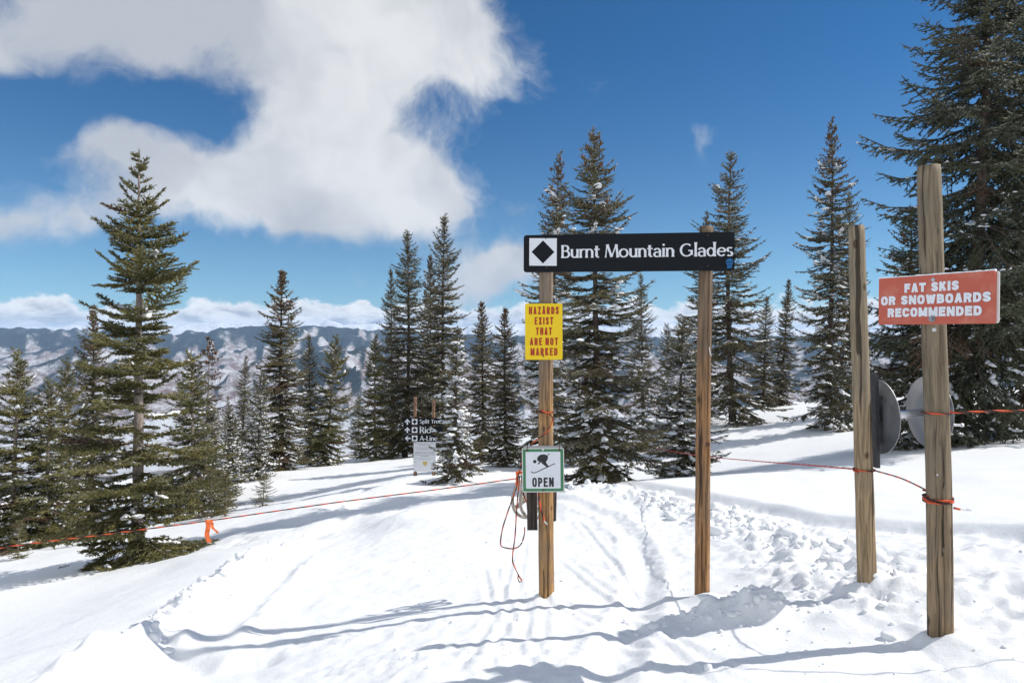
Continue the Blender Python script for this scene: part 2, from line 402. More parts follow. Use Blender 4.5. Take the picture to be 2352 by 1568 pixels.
    for pxy, r, h in (((1262, 1380), .13, .05), ((1985, 1362), .16, .06), ((2192, 1482), .17, .075), ((1625, 1388), .14, .06)):
        hx, hy = hit(*pxy); z += h * np.exp(-(((x - hx) / r) ** 2 + ((y - hy) / r) ** 2))
    return z.reshape(shp) if shp else float(z[0])
def axis_coords(a, b, step, lo, hi, g):
    c = list(np.arange(a, b, step))
    s = step
    while c[-1] < hi: s *= g; c.append(c[-1] + s)
    s = step; l = []; v = a
    while v > lo: s *= g; v -= s; l.append(v)
    return np.array(l[::-1] + c)
gx = axis_coords(-4.9, 4.4, .027, -75, 75, 1.05); gy = axis_coords(3.3, 8.2, .027, -8, 75, 1.017)
XX, YY = np.meshgrid(gx, gy)
ZZ = G(XX, YY)
nx, ny = len(gx), len(gy)
idx = np.arange(nx * ny).reshape(ny, nx)
Q4 = np.stack([idx[:-1, :-1], idx[:-1, 1:], idx[1:, 1:], idx[1:, :-1]], -1).reshape(-1, 4)
me = mesh_from('snow_ground', np.stack([XX, YY, ZZ], -1).reshape(-1, 3), Q4, True, [SNOW])
link('snow_ground', me, kind='structure', label='deep sunlit snow slope with ski tracks and crumbled banks', category='snow')

# loose chunks of broken snow
def ico(sub):
    import bmesh
    bm = bmesh.new(); bmesh.ops.create_icosphere(bm, subdivisions=sub, radius=1.0)
    bm.verts.ensure_lookup_table()
    v = np.array([tuple(q.co) for q in bm.verts]); f = np.array([[q.index for q in p.verts] for p in bm.faces]); bm.free(); return v, f
ICO1, ICO2 = ico(1), ico(2)
OCT = (np.array([[1, 0, 0], [-1, 0, 0], [0, 1, 0], [0, -1, 0], [0, 0, 1], [0, 0, -1.]]), np.array([[0, 2, 4], [2, 1, 4], [1, 3, 4], [3, 0, 4], [2, 0, 5], [1, 2, 5], [3, 1, 5], [0, 3, 5]]))
cr = np.random.default_rng(21); CV, CF = [], []; nv = 0
def chunk(x, y, r):
    global nv
    v, f = ICO1 if r < .011 else ICO2
    a = v * (1 + .28 * np.sin(v @ cr.normal(0, 2.6, (3, 3)) + cr.random(3) * 6).mean(1, keepdims=True)) 
    a = np.sign(a) * np.abs(a) ** .72
    a = a * (r * (1 + .3 * cr.normal(size=3)).clip(.5, 1.6)); a[:, 2] *= .75
    th = cr.random() * 6.28; c_, s_ = math.cos(th), math.sin(th)
    a = np.c_[a[:, 0] * c_ - a[:, 1] * s_, a[:, 0] * s_ + a[:, 1] * c_, a[:, 2]]
    CV.append(a + (x, y, G(x, y) + r * .25)); CF.append(f + nv); nv += len(v)
for _ in range(380):
    i = min(cr.integers(0, 6), cr.integers(1, 8)); t = cr.random(); w = cr.normal(0, .22 + .05 * i)
    x = DEB[i][0] * (1 - t) + DEB[i + 1][0] * t + w * .6; y = DEB[i][1] * (1 - t) + DEB[i + 1][1] * t + w - .1
    chunk(x, y, float(np.clip(cr.lognormal(-4.1, .7), .006, .085)))
for _ in range(130):
    i = cr.integers(1, len(BANK) - 2); t = cr.random(); w = cr.normal(.02, .12)
    chunk(BANK[i][0] * (1 - t) + BANK[i + 1][0] * t + w, BANK[i][1] * (1 - t) + BANK[i + 1][1] * t - w * .3, float(np.clip(cr.lognormal(-3.9, .55), .008, .06)))
for _ in range(130):
    chunk(MOUND[0] + cr.normal(0, .3), MOUND[1] + cr.normal(0, .16), float(np.clip(cr.lognormal(-4.3, .5), .006, .035)))
for _ in range(160):
    x, y = hit(cr.uniform(900, 2352), cr.uniform(1230, 1560)); chunk(x, y, float(np.clip(cr.lognormal(-5.0, .4), .004, .018)))
me = mesh_from('snow_debris', np.vstack(CV), np.vstack(CF), True, [SNOW])
link('snow_debris', me, kind='stuff', label='loose broken chunks of snow along the ski track', category='snow')

# ------------------------------------------------------------------ far valley and mountains
def crest(tab, px): return np.interp(px, [a for a, _ in tab], [b for _, b in tab])
R1T = [(-900, 840), (-400, 835), (0, 850), (100, 838), (150, 822), (190, 808), (225, 806), (290, 832), (400, 850), (560, 852), (640, 832), (735, 803), (800, 797), (890, 801), (960, 832), (1100, 840), (1400, 836), (2400, 825), (3300, 825)]
R2T = [(-900, 757), (-400, 756), (0, 757), (250, 758), (420, 766), (470, 759), (520, 753), (600, 751), (670, 757), (735, 751), (800, 757), (900, 765), (1000, 769), (1200, 775), (1500, 778), (2400, 772), (3300, 772)]
R3T = [(-900, 755), (0, 753), (180, 748), (300, 745), (430, 743), (520, 741), (600, 744), (735, 745), (750, 737), (800, 743), (960, 745), (1050, 749), (1150, 744), (1210, 741), (1300, 752), (1440, 748), (1500, 739), (1530, 746), (1640, 745), (1800, 756), (2260, 760), (3300, 765)]
th = np.radians(np.linspace(-60, 60, 600)); rr = 52 * (46000 / 52) ** (np.linspace(0, 1, 230) ** .62)
TH, RR = np.meshgrid(th, rr)
MX, MY = RR * np.sin(TH), RR * np.cos(TH)
px_ = CX + F * MX / MY
own = -17 - .165 * (RR - 52); own = np.where(own > -640, own, -640 - 60 * (1 - np.exp((own + 640) / 60)))
own = own + 14 * fbm(MX / 500, MY / 500, 4, 201) * sstep(RR, 300, 1500)
kx, ky = MX / 1000, MY / 1000
rid = 1 - np.abs(fbm(kx * .8, ky * .6, 6, 211, .52)) * 2
rid2 = 1 - np.abs(fbm(kx * 1.1 + 9, ky * 1.1, 5, 215, .5)) * 2
def ridge(tab, d0, hw_f, hw_b, amp, pw):
    zc = -(crest(tab, px_) - CY) / F * d0
    q = (MY - d0); s = np.where(q < 0, np.clip(1 + q / hw_f, 0, 1), np.clip(1 - q / hw_b, 0, 1))
    pr = s ** pw
    base = -680.0
    return base + (zc - base) * pr + amp * (rid - .55) * np.sqrt(np.clip(pr * (1.05 - pr), 0, 1)) * 1.6 + amp * .25 * (rid2 - .5) * np.clip(pr * 1.5, 0, 1) * np.clip((1 - pr) * 4, .10, 1)
z1 = ridge(R1T, 8600., 3300., 3000., 430., 1.1)
z2 = ridge(R2T, 14500., 5200., 5000., 400., .85)
z3 = ridge(R3T, 31000., 9000., 14000., 420., 1.0)
MZ = np.maximum(np.maximum(own, z1), np.maximum(z2, z3))
MZ = MZ + np.where(RR > 3500, 16 * fbm(kx * 3, ky * 3, 4, 231), 0)
ids = np.arange(MX.size).reshape(MX.shape)
Q4 = np.stack([ids[:-1, :-1], ids[:-1, 1:], ids[1:, 1:], ids[1:, :-1]], -1).reshape(-1, 4)
def mat_mountain():
    m, t, b = material('mountain_cover', 0.85, 0.1)
    co = t.vmath('SCALE', t.new('ShaderNodeNewGeometry').outputs['Position'], scale=.001)
    x = t.new('ShaderNodeSeparateXYZ'); t.put(x.inputs[0], co)
    dist, hgt = x.outputs[1], x.outputs[2]
    nz = t.new('ShaderNodeSeparateXYZ'); t.put(nz.inputs[0], t.new('ShaderNodeNewGeometry').outputs['Normal'])
    cw = t.mapping(co, (1.5, .8, 2.5))
    n1 = t.noise(cw, 1.3, 8, .66, .6); n2 = t.noise(co, 6.0, 8, .68, .4); n3 = t.noise(co, 34.0, 5, .7)
    nn = t.math('ADD', t.math('ADD', t.math('MULTIPLY', n1, .36), t.math('MULTIPLY', n2, .36)), t.math('MULTIPLY', n3, .28))
    snow = (.62, .64, .68, 1); fir = (.026, .036, .034, 1); asp = (.20, .15, .135, 1); oak = (.15, .085, .08, 1)
    # forest on the far plateau and on slopes turned from the sun, bare snow and grey aspen on the others
    aspect = t.math('MULTIPLY', nz.outputs[0], .5)
    hi = t.ramp(hgt, -.35, .05)
    f = t.math('SUBTRACT', t.math('ADD', nn, t.math('MULTIPLY', hi, .26)), aspect)
    forest = t.math('MULTIPLY', t.ramp(f, .50, .66), t.ramp(n3, .28, .42, .55, 1.0))
    brush = t.ramp(t.noise(t.mapping(co, (1.6, .8, 2), (4, 2, 1)), 3.0, 10, .74, .5), .40, .60)
    low = t.ramp(hgt, -.45, .1, 1.0, 0.8)
    g = t.mix(t.math('MULTIPLY', brush, low), snow, t.mix(t.ramp(n2, .42, .58), asp, oak))
    g = t.mix(t.math('MULTIPLY', t.ramp(n3, .42, .60), .5), g, asp)
    g = t.mix(forest, g, fir)
    field = t.math('MULTIPLY', t.ramp(hgt, -.625, -.60, 1.0, 0.0), t.ramp(n2, .44, .52))
    g = t.mix(field, g, snow)
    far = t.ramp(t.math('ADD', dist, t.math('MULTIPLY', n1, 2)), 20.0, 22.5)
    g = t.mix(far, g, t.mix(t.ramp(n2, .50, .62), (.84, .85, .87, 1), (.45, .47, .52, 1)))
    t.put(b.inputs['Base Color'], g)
    t.put(b.inputs['Normal'], t.bump(t.math('ADD', n2, t.math('MULTIPLY', n3, .4)), .6, 60.0))
    return m
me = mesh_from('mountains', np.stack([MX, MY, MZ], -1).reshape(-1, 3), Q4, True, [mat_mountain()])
link('mountains', me, kind='structure', label='snowy and forested mountain ridges beyond the valley', category='mountains')


# ------------------------------------------------------------------ conifers
UP = np.array([0., 0., 1.])
def unit(v): return v / np.maximum(np.linalg.norm(v, axis=-1, keepdims=True), 1e-9)
def make_conifer(H, Rmax, seed, whorl=.22, nb=6, pw=.8, low=.04, elev=(35, 2, -18), sag=.10, tip=.14, dens=.10, twig=.42, width=.028,
                 blades=9, dark=(.026, .034, .020), olive=(.075, .074, .030), frost=.35, snow=.5, snow_s=1.0, trunk=.11, cones=0, gaps=(), skip=0.0,
                 hang=.25, bark=None, leader=.35, lens=(.72, 1.12), fine_snow=2, lean=0.0, bw=.26, snow_from=.08, table=None):
    """trunk, branches, needle-clad shoots and snow loads of one tree, base at the origin"""
    r = np.random.default_rng(seed)
    T, Bs = [], []                      # segments: p0, p1, width, colour ; wood tubes
    P0, P1, Wd, Cc, Fr = [], [], [], [], []
    SN, CN = [], []
    bx, by = r.normal(0, .010 * H, 2); ph0 = r.random() * 6.28
    def axis(z):
        t = z / H; return np.array([bx * math.sin(t * 3.0) + lean * t * H, by * math.sin(t * 2.3), z])
    def seg(a, b, w, c, f):
        P0.append(a); P1.append(b); Wd.append(w); Cc.append(c); Fr.append(f)
    dk, ol = np.array(dark), np.array(olive)
    # leader
    c_top = dk * .4 + ol * .6
    for i in range(5):
        seg(axis(H - leader + i * leader / 5), axis(H - leader + (i + 1) * leader / 5), width * (.95 - .06 * i), c_top, frost * 1.5)
    z = H - leader * .55
    zlow = H * low
    k = 0
    while z > zlow:
        t = 1 - z / H
        prof = (t ** pw) * (1 - .25 * max(0, t - .85) / .15) if table is None else float(np.interp(t, *table)) / Rmax
        n = max(3, int(round(nb * 1.2 * (.65 + .5 * min(1, t * 2)) + r.normal(0, .6))))
        a0 = r.random() * 6.28
        gap = any(g0 < t < g1 for g0, g1 in gaps); wh = r.uniform(.78, 1.14)
        for b in range(n):
            if r.random() < skip + .05 + (.75 if gap else 0): continue
            az = a0 + 6.283 * b / n + r.normal(0, .22)
            zz = z + r.normal(0, whorl * .28)
            if zz > H - .12: continue
            L = Rmax * prof * min(1, .42 + t * 3.2) * wh * r.uniform(*lens) * (1 + .20 * math.sin(az * 2 + ph0 + z * 1.3)) + .05 + .11 * min(1, t * 5)
            L = min(L, Rmax * prof * 1.22 + .16)
            if t < .5: e = elev[0] + (elev[1] - elev[0]) * t / .5
            else: e = elev[1] + (elev[2] - elev[1]) * (t - .5) / .5
            e = math.radians(e + r.normal(0, 9)); hd = np.array([math.sin(az), math.cos(az), 0.]); sd_ = np.array([hd[1], -hd[0], 0.])
            base = axis(zz); te = math.tan(e); bend = r.normal(0, .08)
            sg, tp = sag * r.uniform(.6, 1.5) * min(1, t * 2), tip * r.uniform(.4, 1.5)
            def pos(s): return base + hd * (L * s * math.cos(e)) + sd_ * (bend * L * s * s) + UP * (L * (te * s - sg * math.sin(math.pi * min(1, s * .8)) + tp * s ** 3))
            Bs.append([pos(s) for s in (0, .25, .5, .75, 1.0)] + [max(.004, .011 * L + .002)])
            cb = r.random() ** 1.2
            dead = r.random() < .03
            fb_ = min(.95, frost * r.lognormal(-.1, .55))
            step = dens / max(L, .2)
            s = r.uniform(.05, .16)
            side = 1
            prev = pos(s); drp = hang * min(1.0, t * 1.6)
            while s < 1.0:
                p = pos(s); pn = pos(min(1, s + .03)); tg = unit(pn - pos(s - .02))
                nsd = unit(np.cross(tg, UP))
                for sd2 in (1, -1):
                    l = twig * L ** .85 * (1 - s) ** .75 * min(1, s / .3 + .25) * r.uniform(.55, 1.15) + .055
                    ph = math.radians(r.uniform(42, 66))
                    dr = tg * math.cos(ph) + nsd * (sd2 * math.sin(ph)) + UP * (-drp * r.uniform(.1, 1.3) + .06)
                    dr = unit(dr); c = dk + (ol - dk) * np.clip(cb * .6 + r.random() * .5, 0, 1)
                    if dead: c = np.array([.10, .06, .035])
                    w = width * r.uniform(.8, 1.15)
                    m = max(1, int(l / .13)); q = p
                    for j in range(m):
                        q2 = q + dr * (l / m) + UP * (-.02 * drp * j)
                        seg(q, q2, w, c, fb_)
                        if l > .2 and j < m:
                            for s3 in (1, -1):
                                if r.random() < .85:
                                    d3 = unit(dr * .7 + np.cross(dr, UP) * (s3 * .75) + UP * r.normal(-.12 * drp, .12))
                                    l3 = min(.16, (l - l * j / m) * .55) * r.uniform(.6, 1.1)
                                    a_ = q + (q2 - q) * r.random(); seg(a_, a_ + d3 * l3, w * .92, c, fb_)
                        q = q2
                if s > .3: seg(prev, p, width * .9, dk + (ol - dk) * cb, fb_)
                prev = p; s += step * r.uniform(.75, 1.25)
            seg(prev, pos(1.0) + unit(pos(1.0) - pos(.95)) * .05, width * .85, dk + (ol - dk) * cb, fb_)
            # snow lying on the spray
            ps = snow * np.clip((t - snow_from) * 1.5, 0, 1)
            if r.random() < ps:
                for _ in range(r.integers(1, 3 + int(ps > .6))):
                    s0 = r.uniform(.30, .86); ln = snow_s * r.uniform(.05, .125) * (min(L, 1.3) ** .5); nsub = r.integers(2, 5)
                    off = r.normal(0, .12) * L * (1 - s0)
                    for j in range(nsub):
                        ss = min(1.0, s0 + (j - nsub / 2) * ln * .8 / max(L, .3)); pp = pos(ss) + sd_ * (off + r.normal(0, .03)) + UP * (.015 - abs(off) * .2 * hang)
                        SN.append((pp, az + r.normal(0, .3), ln * r.uniform(.6, 1.1), ln * r.uniform(.40, .75), ln * r.uniform(.26, .48), float((pos(min(1, ss + .1))[2] - pos(ss - .1)[2]) / (.2 * L))))
            for _ in range(int(r.random() < ps) * int(3 * fine_snow)):
                s0 = r.uniform(.2, 1); off = r.normal(0, .25) * L * (1 - s0)
                SN.append((pos(s0) + sd_ * off + UP * (.012 - abs(off) * .3 * hang), r.random() * 6.28, snow_s * r.uniform(.04, .115), snow_s * r.uniform(.03, .075), snow_s * r.uniform(.016, .04), 0.0))
            if cones and t < .30 and r.random() < cones:
                for _ in range(r.integers(2, 5)): CN.append((pos(r.uniform(.45, 1.0)) + r.normal(0, .02, 3) - UP * .05, r.uniform(.045, .075)))
        z -= whorl * .86 * r.uniform(.75, 1.25) * (.62 + .55 * min(1, t * 1.6)); k += 1
    # needles
    p0 = np.array(P0); p1 = np.array(P1); w = np.array(Wd); c = np.array(Cc); fr = np.array(Fr); n = len(p0)
    u = unit(p1 - p0); ref = np.where(np.abs(u[:, 2:3]) > .9, np.array([[1., 0, 0]]), UP[None]); a = unit(np.cross(u, ref)); b = np.cross(u, a)
    V, Fa, CO = [], [], []
    # core: three-sided spike along the shoot
    base_n = 0
    core_v = np.stack([p0 + (a * math.cos(x) + b * math.sin(x)) * (w * .40)[:, None] for x in (0.5, 2.6, 4.7)] + [p1 + u * (w * .6)[:, None]], 1)     # n,4,3
    cf = np.array([[3, 0, 1], [3, 1, 2], [3, 2, 0]])
    V.append(core_v.reshape(-1, 3)); Fa.append((np.arange(n)[:, None, None] * 4 + cf).reshape(-1, 3)); CO.append(np.repeat(c, 4, 0)); base_n += n * 4
    for j in range(blades):
        tt = (j + r.random(n)) / blades; an = r.random(n) * 6.283
        rad = a * np.cos(an)[:, None] + b * np.sin(an)[:, None]
        dr = unit(rad * .85 + u * r.uniform(.35, .95, (n, 1)) + UP * .12)
        o = p0 + (p1 - p0) * tt[:, None]; ln = w * r.uniform(.8, 1.45, n); sd_ = unit(np.cross(dr, u)) * (w * r.uniform(bw * .7, bw * 1.3, n))[:, None]
        tri_v = np.stack([o - sd_, o + sd_, o + dr * ln[:, None]], 1)
        f = np.clip(fr * (.35 + .9 * dr[:, 2]) * r.uniform(.3, 1.5, n), 0, .9)[:, None]
        col = (c * r.uniform(.75, 1.3, (n, 1))) * (1 - f) + np.array([.58, .58, .56]) * f
        V.append(tri_v.reshape(-1, 3)); Fa.append(base_n + np.arange(n * 3).reshape(n, 3)); CO.append(np.repeat(col, 3, 0)); base_n += n * 3
    V = np.vstack(V); Fa = np.vstack(Fa); CO = np.vstack(CO)
    crown = mesh_from('crown', V, Fa, False, [NEEDLE])
    at = crown.color_attributes.new('Col', 'FLOAT_COLOR', 'POINT'); at.data.foreach_set('color', np.c_[CO, np.ones(len(CO))].astype(np.float32).ravel())
    # trunk
    zs = np.linspace(-.35, H - leader * .6, 22); tv = []; nsid = 12; an = np.linspace(0, 2 * math.pi, nsid, endpoint=False)
    for z_ in zs:
        q = axis(max(z_, 0)); q[2] = z_; t_ = max(0, z_) / H; rad = .74 * trunk * ((1 - t_) ** .9) + .006 + trunk * .3 * math.exp(-max(0, z_) / .25)
        rv = rad * (1 + .06 * r.normal(size=nsid)); tv.append(np.c_[q[0] + np.cos(an) * rv, q[1] + np.sin(an) * rv, np.full(nsid, q[2])])
    tv = np.vstack(tv); m_ = np.arange(len(zs) - 1)[:, None] * nsid + np.arange(nsid)[None]; m2 = np.arange(len(zs) - 1)[:, None] * nsid + (np.arange(nsid)[None] + 1) % nsid
    tf = np.stack([m_, m2, m2 + nsid, m_ + nsid], -1).reshape(-1, 4)
    trunk_me = mesh_from('trunk', tv, tf, True, [bark])
    # limbs
    LV, LF = [], []; bn = 0
    for br in Bs:
        pts = np.array(br[:5]); r0 = br[5]; d = unit(pts[-1] - pts[0]); s1 = unit(np.cross(d, UP)); s2 = np.cross(s1, d)
        for i, p in enumerate(pts):
            rad = r0 * (1 - .8 * i / 4)
            for x in range(4): LV.append(p + s1 * (rad * math.cos(x * 1.5708)) + s2 * (rad * math.sin(x * 1.5708)))
        for i in range(4):
            for x in range(4): LF.append((bn + i * 4 + x, bn + i * 4 + (x + 1) % 4, bn + i * 4 + 4 + (x + 1) % 4, bn + i * 4 + 4 + x))
        bn += 20
    limb_me = mesh_from('limbs', LV, LF, True, [bark])
    out = dict(trunk=trunk_me, limbs=limb_me, crown=crown, H=H)
    def lumps(items, kind):
        VV, FF = [], []; b0 = 0
        for it in items:
            if kind == 'snow':
                p, th_, la, lb, lc, slp = it; v, f = (ICO2 if la > .12 and fine_snow > 1.5 else ICO1 if la > .09 else OCT)
                v = v * (1 + .22 * np.sin(v @ r.normal(0, 2.4, (3, 1)) + r.random() * 6)); v = v * (la, lb, lc); v[:, 2] = np.where(v[:, 2] < 0, v[:, 2] * .45, v[:, 2]) + v[:, 0] * np.clip(slp, -.8, .8) - .45 * v[:, 1] ** 2 / lb
                c_, s_ = math.sin(th_), math.cos(th_); v = np.c_[v[:, 0] * c_ - v[:, 1] * s_, v[:, 0] * s_ + v[:, 1] * c_, v[:, 2]] + p
            else:
                p, l_ = it; v, f = ICO1; v = v * (l_ * .32, l_ * .32, l_) + p
            VV.append(v); FF.append(f + b0); b0 += len(v)
        return np.vstack(VV), np.vstack(FF)
    if SN: out['snow'] = mesh_from('snow_load', *lumps(SN, 'snow'), True, [TSNOW])
    if CN: out['cones'] = mesh_from('cones', *lumps(CN, 'cone'), True, [CONE])
    return out

def plant(spec, name, label, base, top=None, rot=0.0, wide=1.0, Y=None, group='conifers on the snow slope', bottom_y=None):
    """stand a tree where its foot shows; base is a pixel (or a distance Y is given for a hidden foot), top the pixel of its tip"""
    if Y is None: x, y = hit(*base)
    else: y = Y; x = (base[0] - CX) / F * Y
    z = float(G(x, y)); u = (top[1] - CY) / F
    tx = (top[0] - CX) / F * y; tz = -u * y
    h = math.hypot(tz - z, tx - x); sc = h / spec['H']
    o = empty(name, (x, y, z - .03), label, 'tree', group)
    o.scale = (sc * wide, sc * wide, sc)
    o.rotation_euler = (0, math.atan2(tx - x, tz - z), 0)
    o.rotation_mode = 'ZYX'
    o.rotation_euler = (0, math.atan2(tx - x, tz - z), 0)
    for nm in ('trunk', 'limbs', 'crown', 'snow', 'cones'):
        if nm in spec:
            c = link({'snow': 'snow_load'}.get(nm, nm), spec[nm], o); c.rotation_euler = (0, 0, rot)
            if nm in ('snow', 'cones'): c['kind'] = 'stuff'
    return o

OL = dict(dark=(.050, .053, .020), olive=(.180, .160, .050))
GR = dict(dark=(.048, .048, .028), olive=(.170, .142, .060))
S_FIR = make_conifer(7.0, 1.0, 11, table=((0, .06, .12, .22, .33, .55, .8, .95, 1), (0, .13, .25, .44, .74, .92, 1.12, 1.10, 1.0)), whorl=.29, nb=4.9, skip=.06, low=.012, elev=(26, 6, -16), sag=.05, tip=.10, dens=.075, twig=.52, width=.044, blades=9,
                     frost=.14, snow=.16, snow_s=1.2, trunk=.135, gaps=((.345, .38), (.62, .635)), hang=.12, bark=BARK_FIR, leader=.36, lens=(.4, 1.25), fine_snow=1, **OL)
S_CEN = make_conifer(10.0, 1.9, 12, whorl=.31, nb=6.5, pw=.66, low=.02, elev=(34, -2, -22), sag=.10, tip=.16, dens=.115, twig=.42, width=.046, blades=6, frost=.28, snow=.66, snow_s=1.2,
                     trunk=.14, cones=.25, hang=.32, bark=BARK_SPR, leader=.7, lens=(.5, 1.2), **GR)
S_BIG = make_conifer(14.0, 3.35, 13, whorl=.40, nb=7.2, pw=.64, low=.03, elev=(26, -6, -24), sag=.14, tip=.12, dens=.15, twig=.42, width=.052, blades=5, snow_from=.42, frost=.28, snow=1.3, snow_s=.95,
                     trunk=.24, hang=.85, bark=BARK_SPR, leader=.6, lens=(.45, 1.22), skip=.06, dark=(.038, .046, .032), olive=(.110, .112, .060))
S_SP1 = make_conifer(11.4, 1.75, 14, whorl=.31, nb=5.6, pw=.70, low=.03, elev=(32, -4, -20), sag=.10, tip=.14, dens=.14, twig=.40, width=.052, blades=5, frost=.30, snow=.66, snow_s=1.2,
                     trunk=.15, cones=.85, hang=.32, bark=BARK_SPR, leader=.55, lens=(.42, 1.25), **GR)
S_SP2 = make_conifer(12.0, 2.2, 15, whorl=.34, nb=5.6, pw=.66, low=.035, elev=(36, 4, -24), sag=.10, tip=.14, dens=.155, twig=.40, width=.054, blades=5, frost=.40, snow=.45, snow_s=1.1,
                     trunk=.17, hang=.28, bark=BARK_SPR, leader=.6, skip=.05, lens=(.5, 1.22), **GR)
S_SP3 = make_conifer(9.4, 1.45, 16, whorl=.27, nb=6.4, pw=.70, low=.02, elev=(36, 2, -20), sag=.08, tip=.14, dens=.135, twig=.42, width=.054, blades=5, frost=.20, snow=.45,
                     trunk=.13, cones=.8, hang=.28, bark=BARK_SPR, leader=.45, fine_snow=1, lens=(.5, 1.2), **GR)
S_SP4 = make_conifer(12.0, 1.75, 17, whorl=.34, nb=6.4, pw=.62, low=.03, elev=(36, 4, -20), sag=.08, tip=.14, dens=.15, twig=.42, width=.058, blades=5, frost=.40, snow=.45,
                     trunk=.16, hang=.25, bark=BARK_SPR, leader=.5, fine_snow=1, lens=(.5, 1.2), **GR)
S_OLV = make_conifer(4.8, 1.05, 18, whorl=.21, nb=5.4, pw=.76, low=.03, elev=(36, 4, -20), sag=.08, tip=.14, dens=.085, twig=.44, width=.043, blades=6, frost=.18, snow=.28, snow_s=.95,
                     trunk=.085, hang=.22, bark=BARK_FIR, leader=.3, fine_snow=2, lens=(.45, 1.22), **OL)
S_SNW = make_conifer(3.9, .85, 19, whorl=.17, nb=5.6, pw=.62, low=.03, elev=(32, 4, -16), sag=.08, tip=.14, dens=.08, twig=.44, width=.038, blades=6, frost=.35, snow=1.15, snow_s=.95,
                     trunk=.06, hang=.22, bark=BARK_SPR, leader=.25, lens=(.45, 1.25), **GR)
S_SAP = make_conifer(1.9, .50, 20, whorl=.19, nb=5, pw=.75, low=.08, elev=(30, 4, -10), sag=.05, tip=.12, dens=.08, twig=.40, width=.026, blades=9, frost=.15, snow=.12, snow_s=.6,
                     trunk=.028, hang=.15, bark=BARK_FIR, leader=.2, fine_snow=1, lens=(.5, 1.2), **OL)
S_SKN = make_conifer(6.0, .55, 21, whorl=.22, nb=5, pw=.45, low=.10, elev=(20, -10, -30), sag=.10, tip=.05, dens=.11, twig=.45, width=.038, blades=6, frost=.12, snow=.25,
                     trunk=.06, cones=.9, hang=.5, bark=BARK_FIR, leader=.25, skip=.25, fine_snow=1, dark=(.05, .038, .022), olive=(.10, .075, .035))
S_FRT = make_conifer(4.3, 1.0, 22, table=((0, .3, .5, .62, .7, .84, .95, 1), (0, .20, .30, .38, .54, .86, .82, .7)), whorl=.24, nb=6, low=.02, elev=(28, -6, -24), sag=.10, tip=.14, dens=.085, twig=.46, width=.043, blades=6, frost=.20, snow=.85, snow_s=1.2,
                     trunk=.09, hang=.35, bark=BARK_SPR, leader=.3, lens=(.45, 1.25), **GR)

plant(S_FIR, 'fir_tree', 'tall fir with pale trunk and a short gap in its branches, nearest tree left', (316, 1287), (318, 335), .4)
plant(S_OLV, 'spruce_tree', 'olive spruce at the left edge of the picture beside the orange rope', (28, 1264), (42, 795), 1.0)
plant(S_SAP, 'young_spruce', 'small olive sapling under the rope at the far left', (41, 1281), (43, 1188), 0.)
plant(S_OLV, 'spruce_tree', 'olive spruce with snowy lower branches between the left edge tree and the fir', (100, 1254), (110, 862), 2.2, .95)
plant(S_OLV, 'spruce_tree', 'slim spruce top showing just left of the fir crown, lower of two', (156, 1225), (150, 818), 3.1, .8, Y=18.5)
plant(S_SP3, 'spruce_tree', 'narrow spruce rising half hidden behind the left side of the fir', (205, 1210), (213, 694), 4.0, .95, Y=19.5)
plant(S_SAP, 'young_spruce', 'thin sapling in front of the snow left of the fir foot', (191, 1250), (188, 1180), 1.3, .8)
plant(S_SKN, 'spruce_tree', 'skinny ragged brownish spruce just right of the fir', (466, 1160), (481, 766), .3, 1.0, Y=24)
plant(S_SNW, 'spruce_tree', 'dusted cone shaped spruce right of the fir and below the skinny ragged one', (492, 1150), (488, 925), .9, 1.1, Y=23)
plant(S_OLV, 'spruce_tree', 'bushy olive spruce touching the right side of the fir', (440, 1160), (436, 800), 1.7, 1.0, Y=20)
plant(S_SAP, 'young_spruce', 'short sapling with two saplings beside the orange flag, left of the pair', (487, 1189), (488, 1062), 2.0, 1.2)
plant(S_SAP, 'young_spruce', 'open branched sapling just above the orange flag, right of the pair', (517, 1184), (520, 1080), 4.0, 1.3)
plant(S_SAP, 'young_spruce', 'lone open sapling on white snow right of the orange flag', (603, 1163), (606, 1085), 5.0, 1.25)
plant(S_SP2, 'spruce_tree', 'round topped grey spruce between the skinny tree and the tall dark spruce', (556, 1100), (565, 812), 1.1, .95, Y=29)
plant(S_SNW, 'spruce_tree', 'narrow dusted spruce hugging the left side of the tall dark spruce', (587, 1101), (607, 850), 2.3, .8)
plant(S_SNW, 'spruce_tree', 'low dusted spruce in front of the round topped grey one', (544, 1086), (540, 960), 3.3, 1.0)
plant(S_SNW, 'spruce_tree', 'dusted spruce low between the lone sapling and the skinny ragged spruce', (527, 1130), (527, 935), 5.5, 1.05, Y=25)
plant(S_SP2, 'spruce_tree', 'dim spruce far back left of the round topped grey one', (520, 1090), (522, 905), 2.7, .9, Y=36)
plant(S_SP3, 'spruce_tree', 'tall dark spruce with reddish cones on its tip, standing alone above the ridge line', (648, 1079), (650, 615), .6, 1.25)
plant(S_SP4, 'spruce_tree', 'spruce behind the right side of the tall dark red tipped spruce', (714, 1068), (710, 762), 1.9, 1.05, Y=38)
plant(S_OLV, 'spruce_tree', 'leaning spruce with open crown on the bare snow patch', (745, 1069), (771, 766), 2.9, .95)
plant(S_OLV, 'spruce_tree', 'dark narrow spruce right of the leaning one with its own clear foot', (862, 1057), (863, 764), 4.4, .85)
plant(S_SNW, 'spruce_tree', 'small spruce far back between the leaning and the dark narrow one', (824, 1026), (824, 905), 1.4, .8, Y=45)
plant(S_SP4, 'spruce_tree', 'tall grey spruce, left one of the pair above the trail direction sign', (930, 1049), (934, 524), .2, 1.15, Y=39)
plant(S_SP4, 'spruce_tree', 'shorter twin top crowding the left side of the tall grey spruce', (902, 1048), (898, 610), 1.5, .75, Y=41)
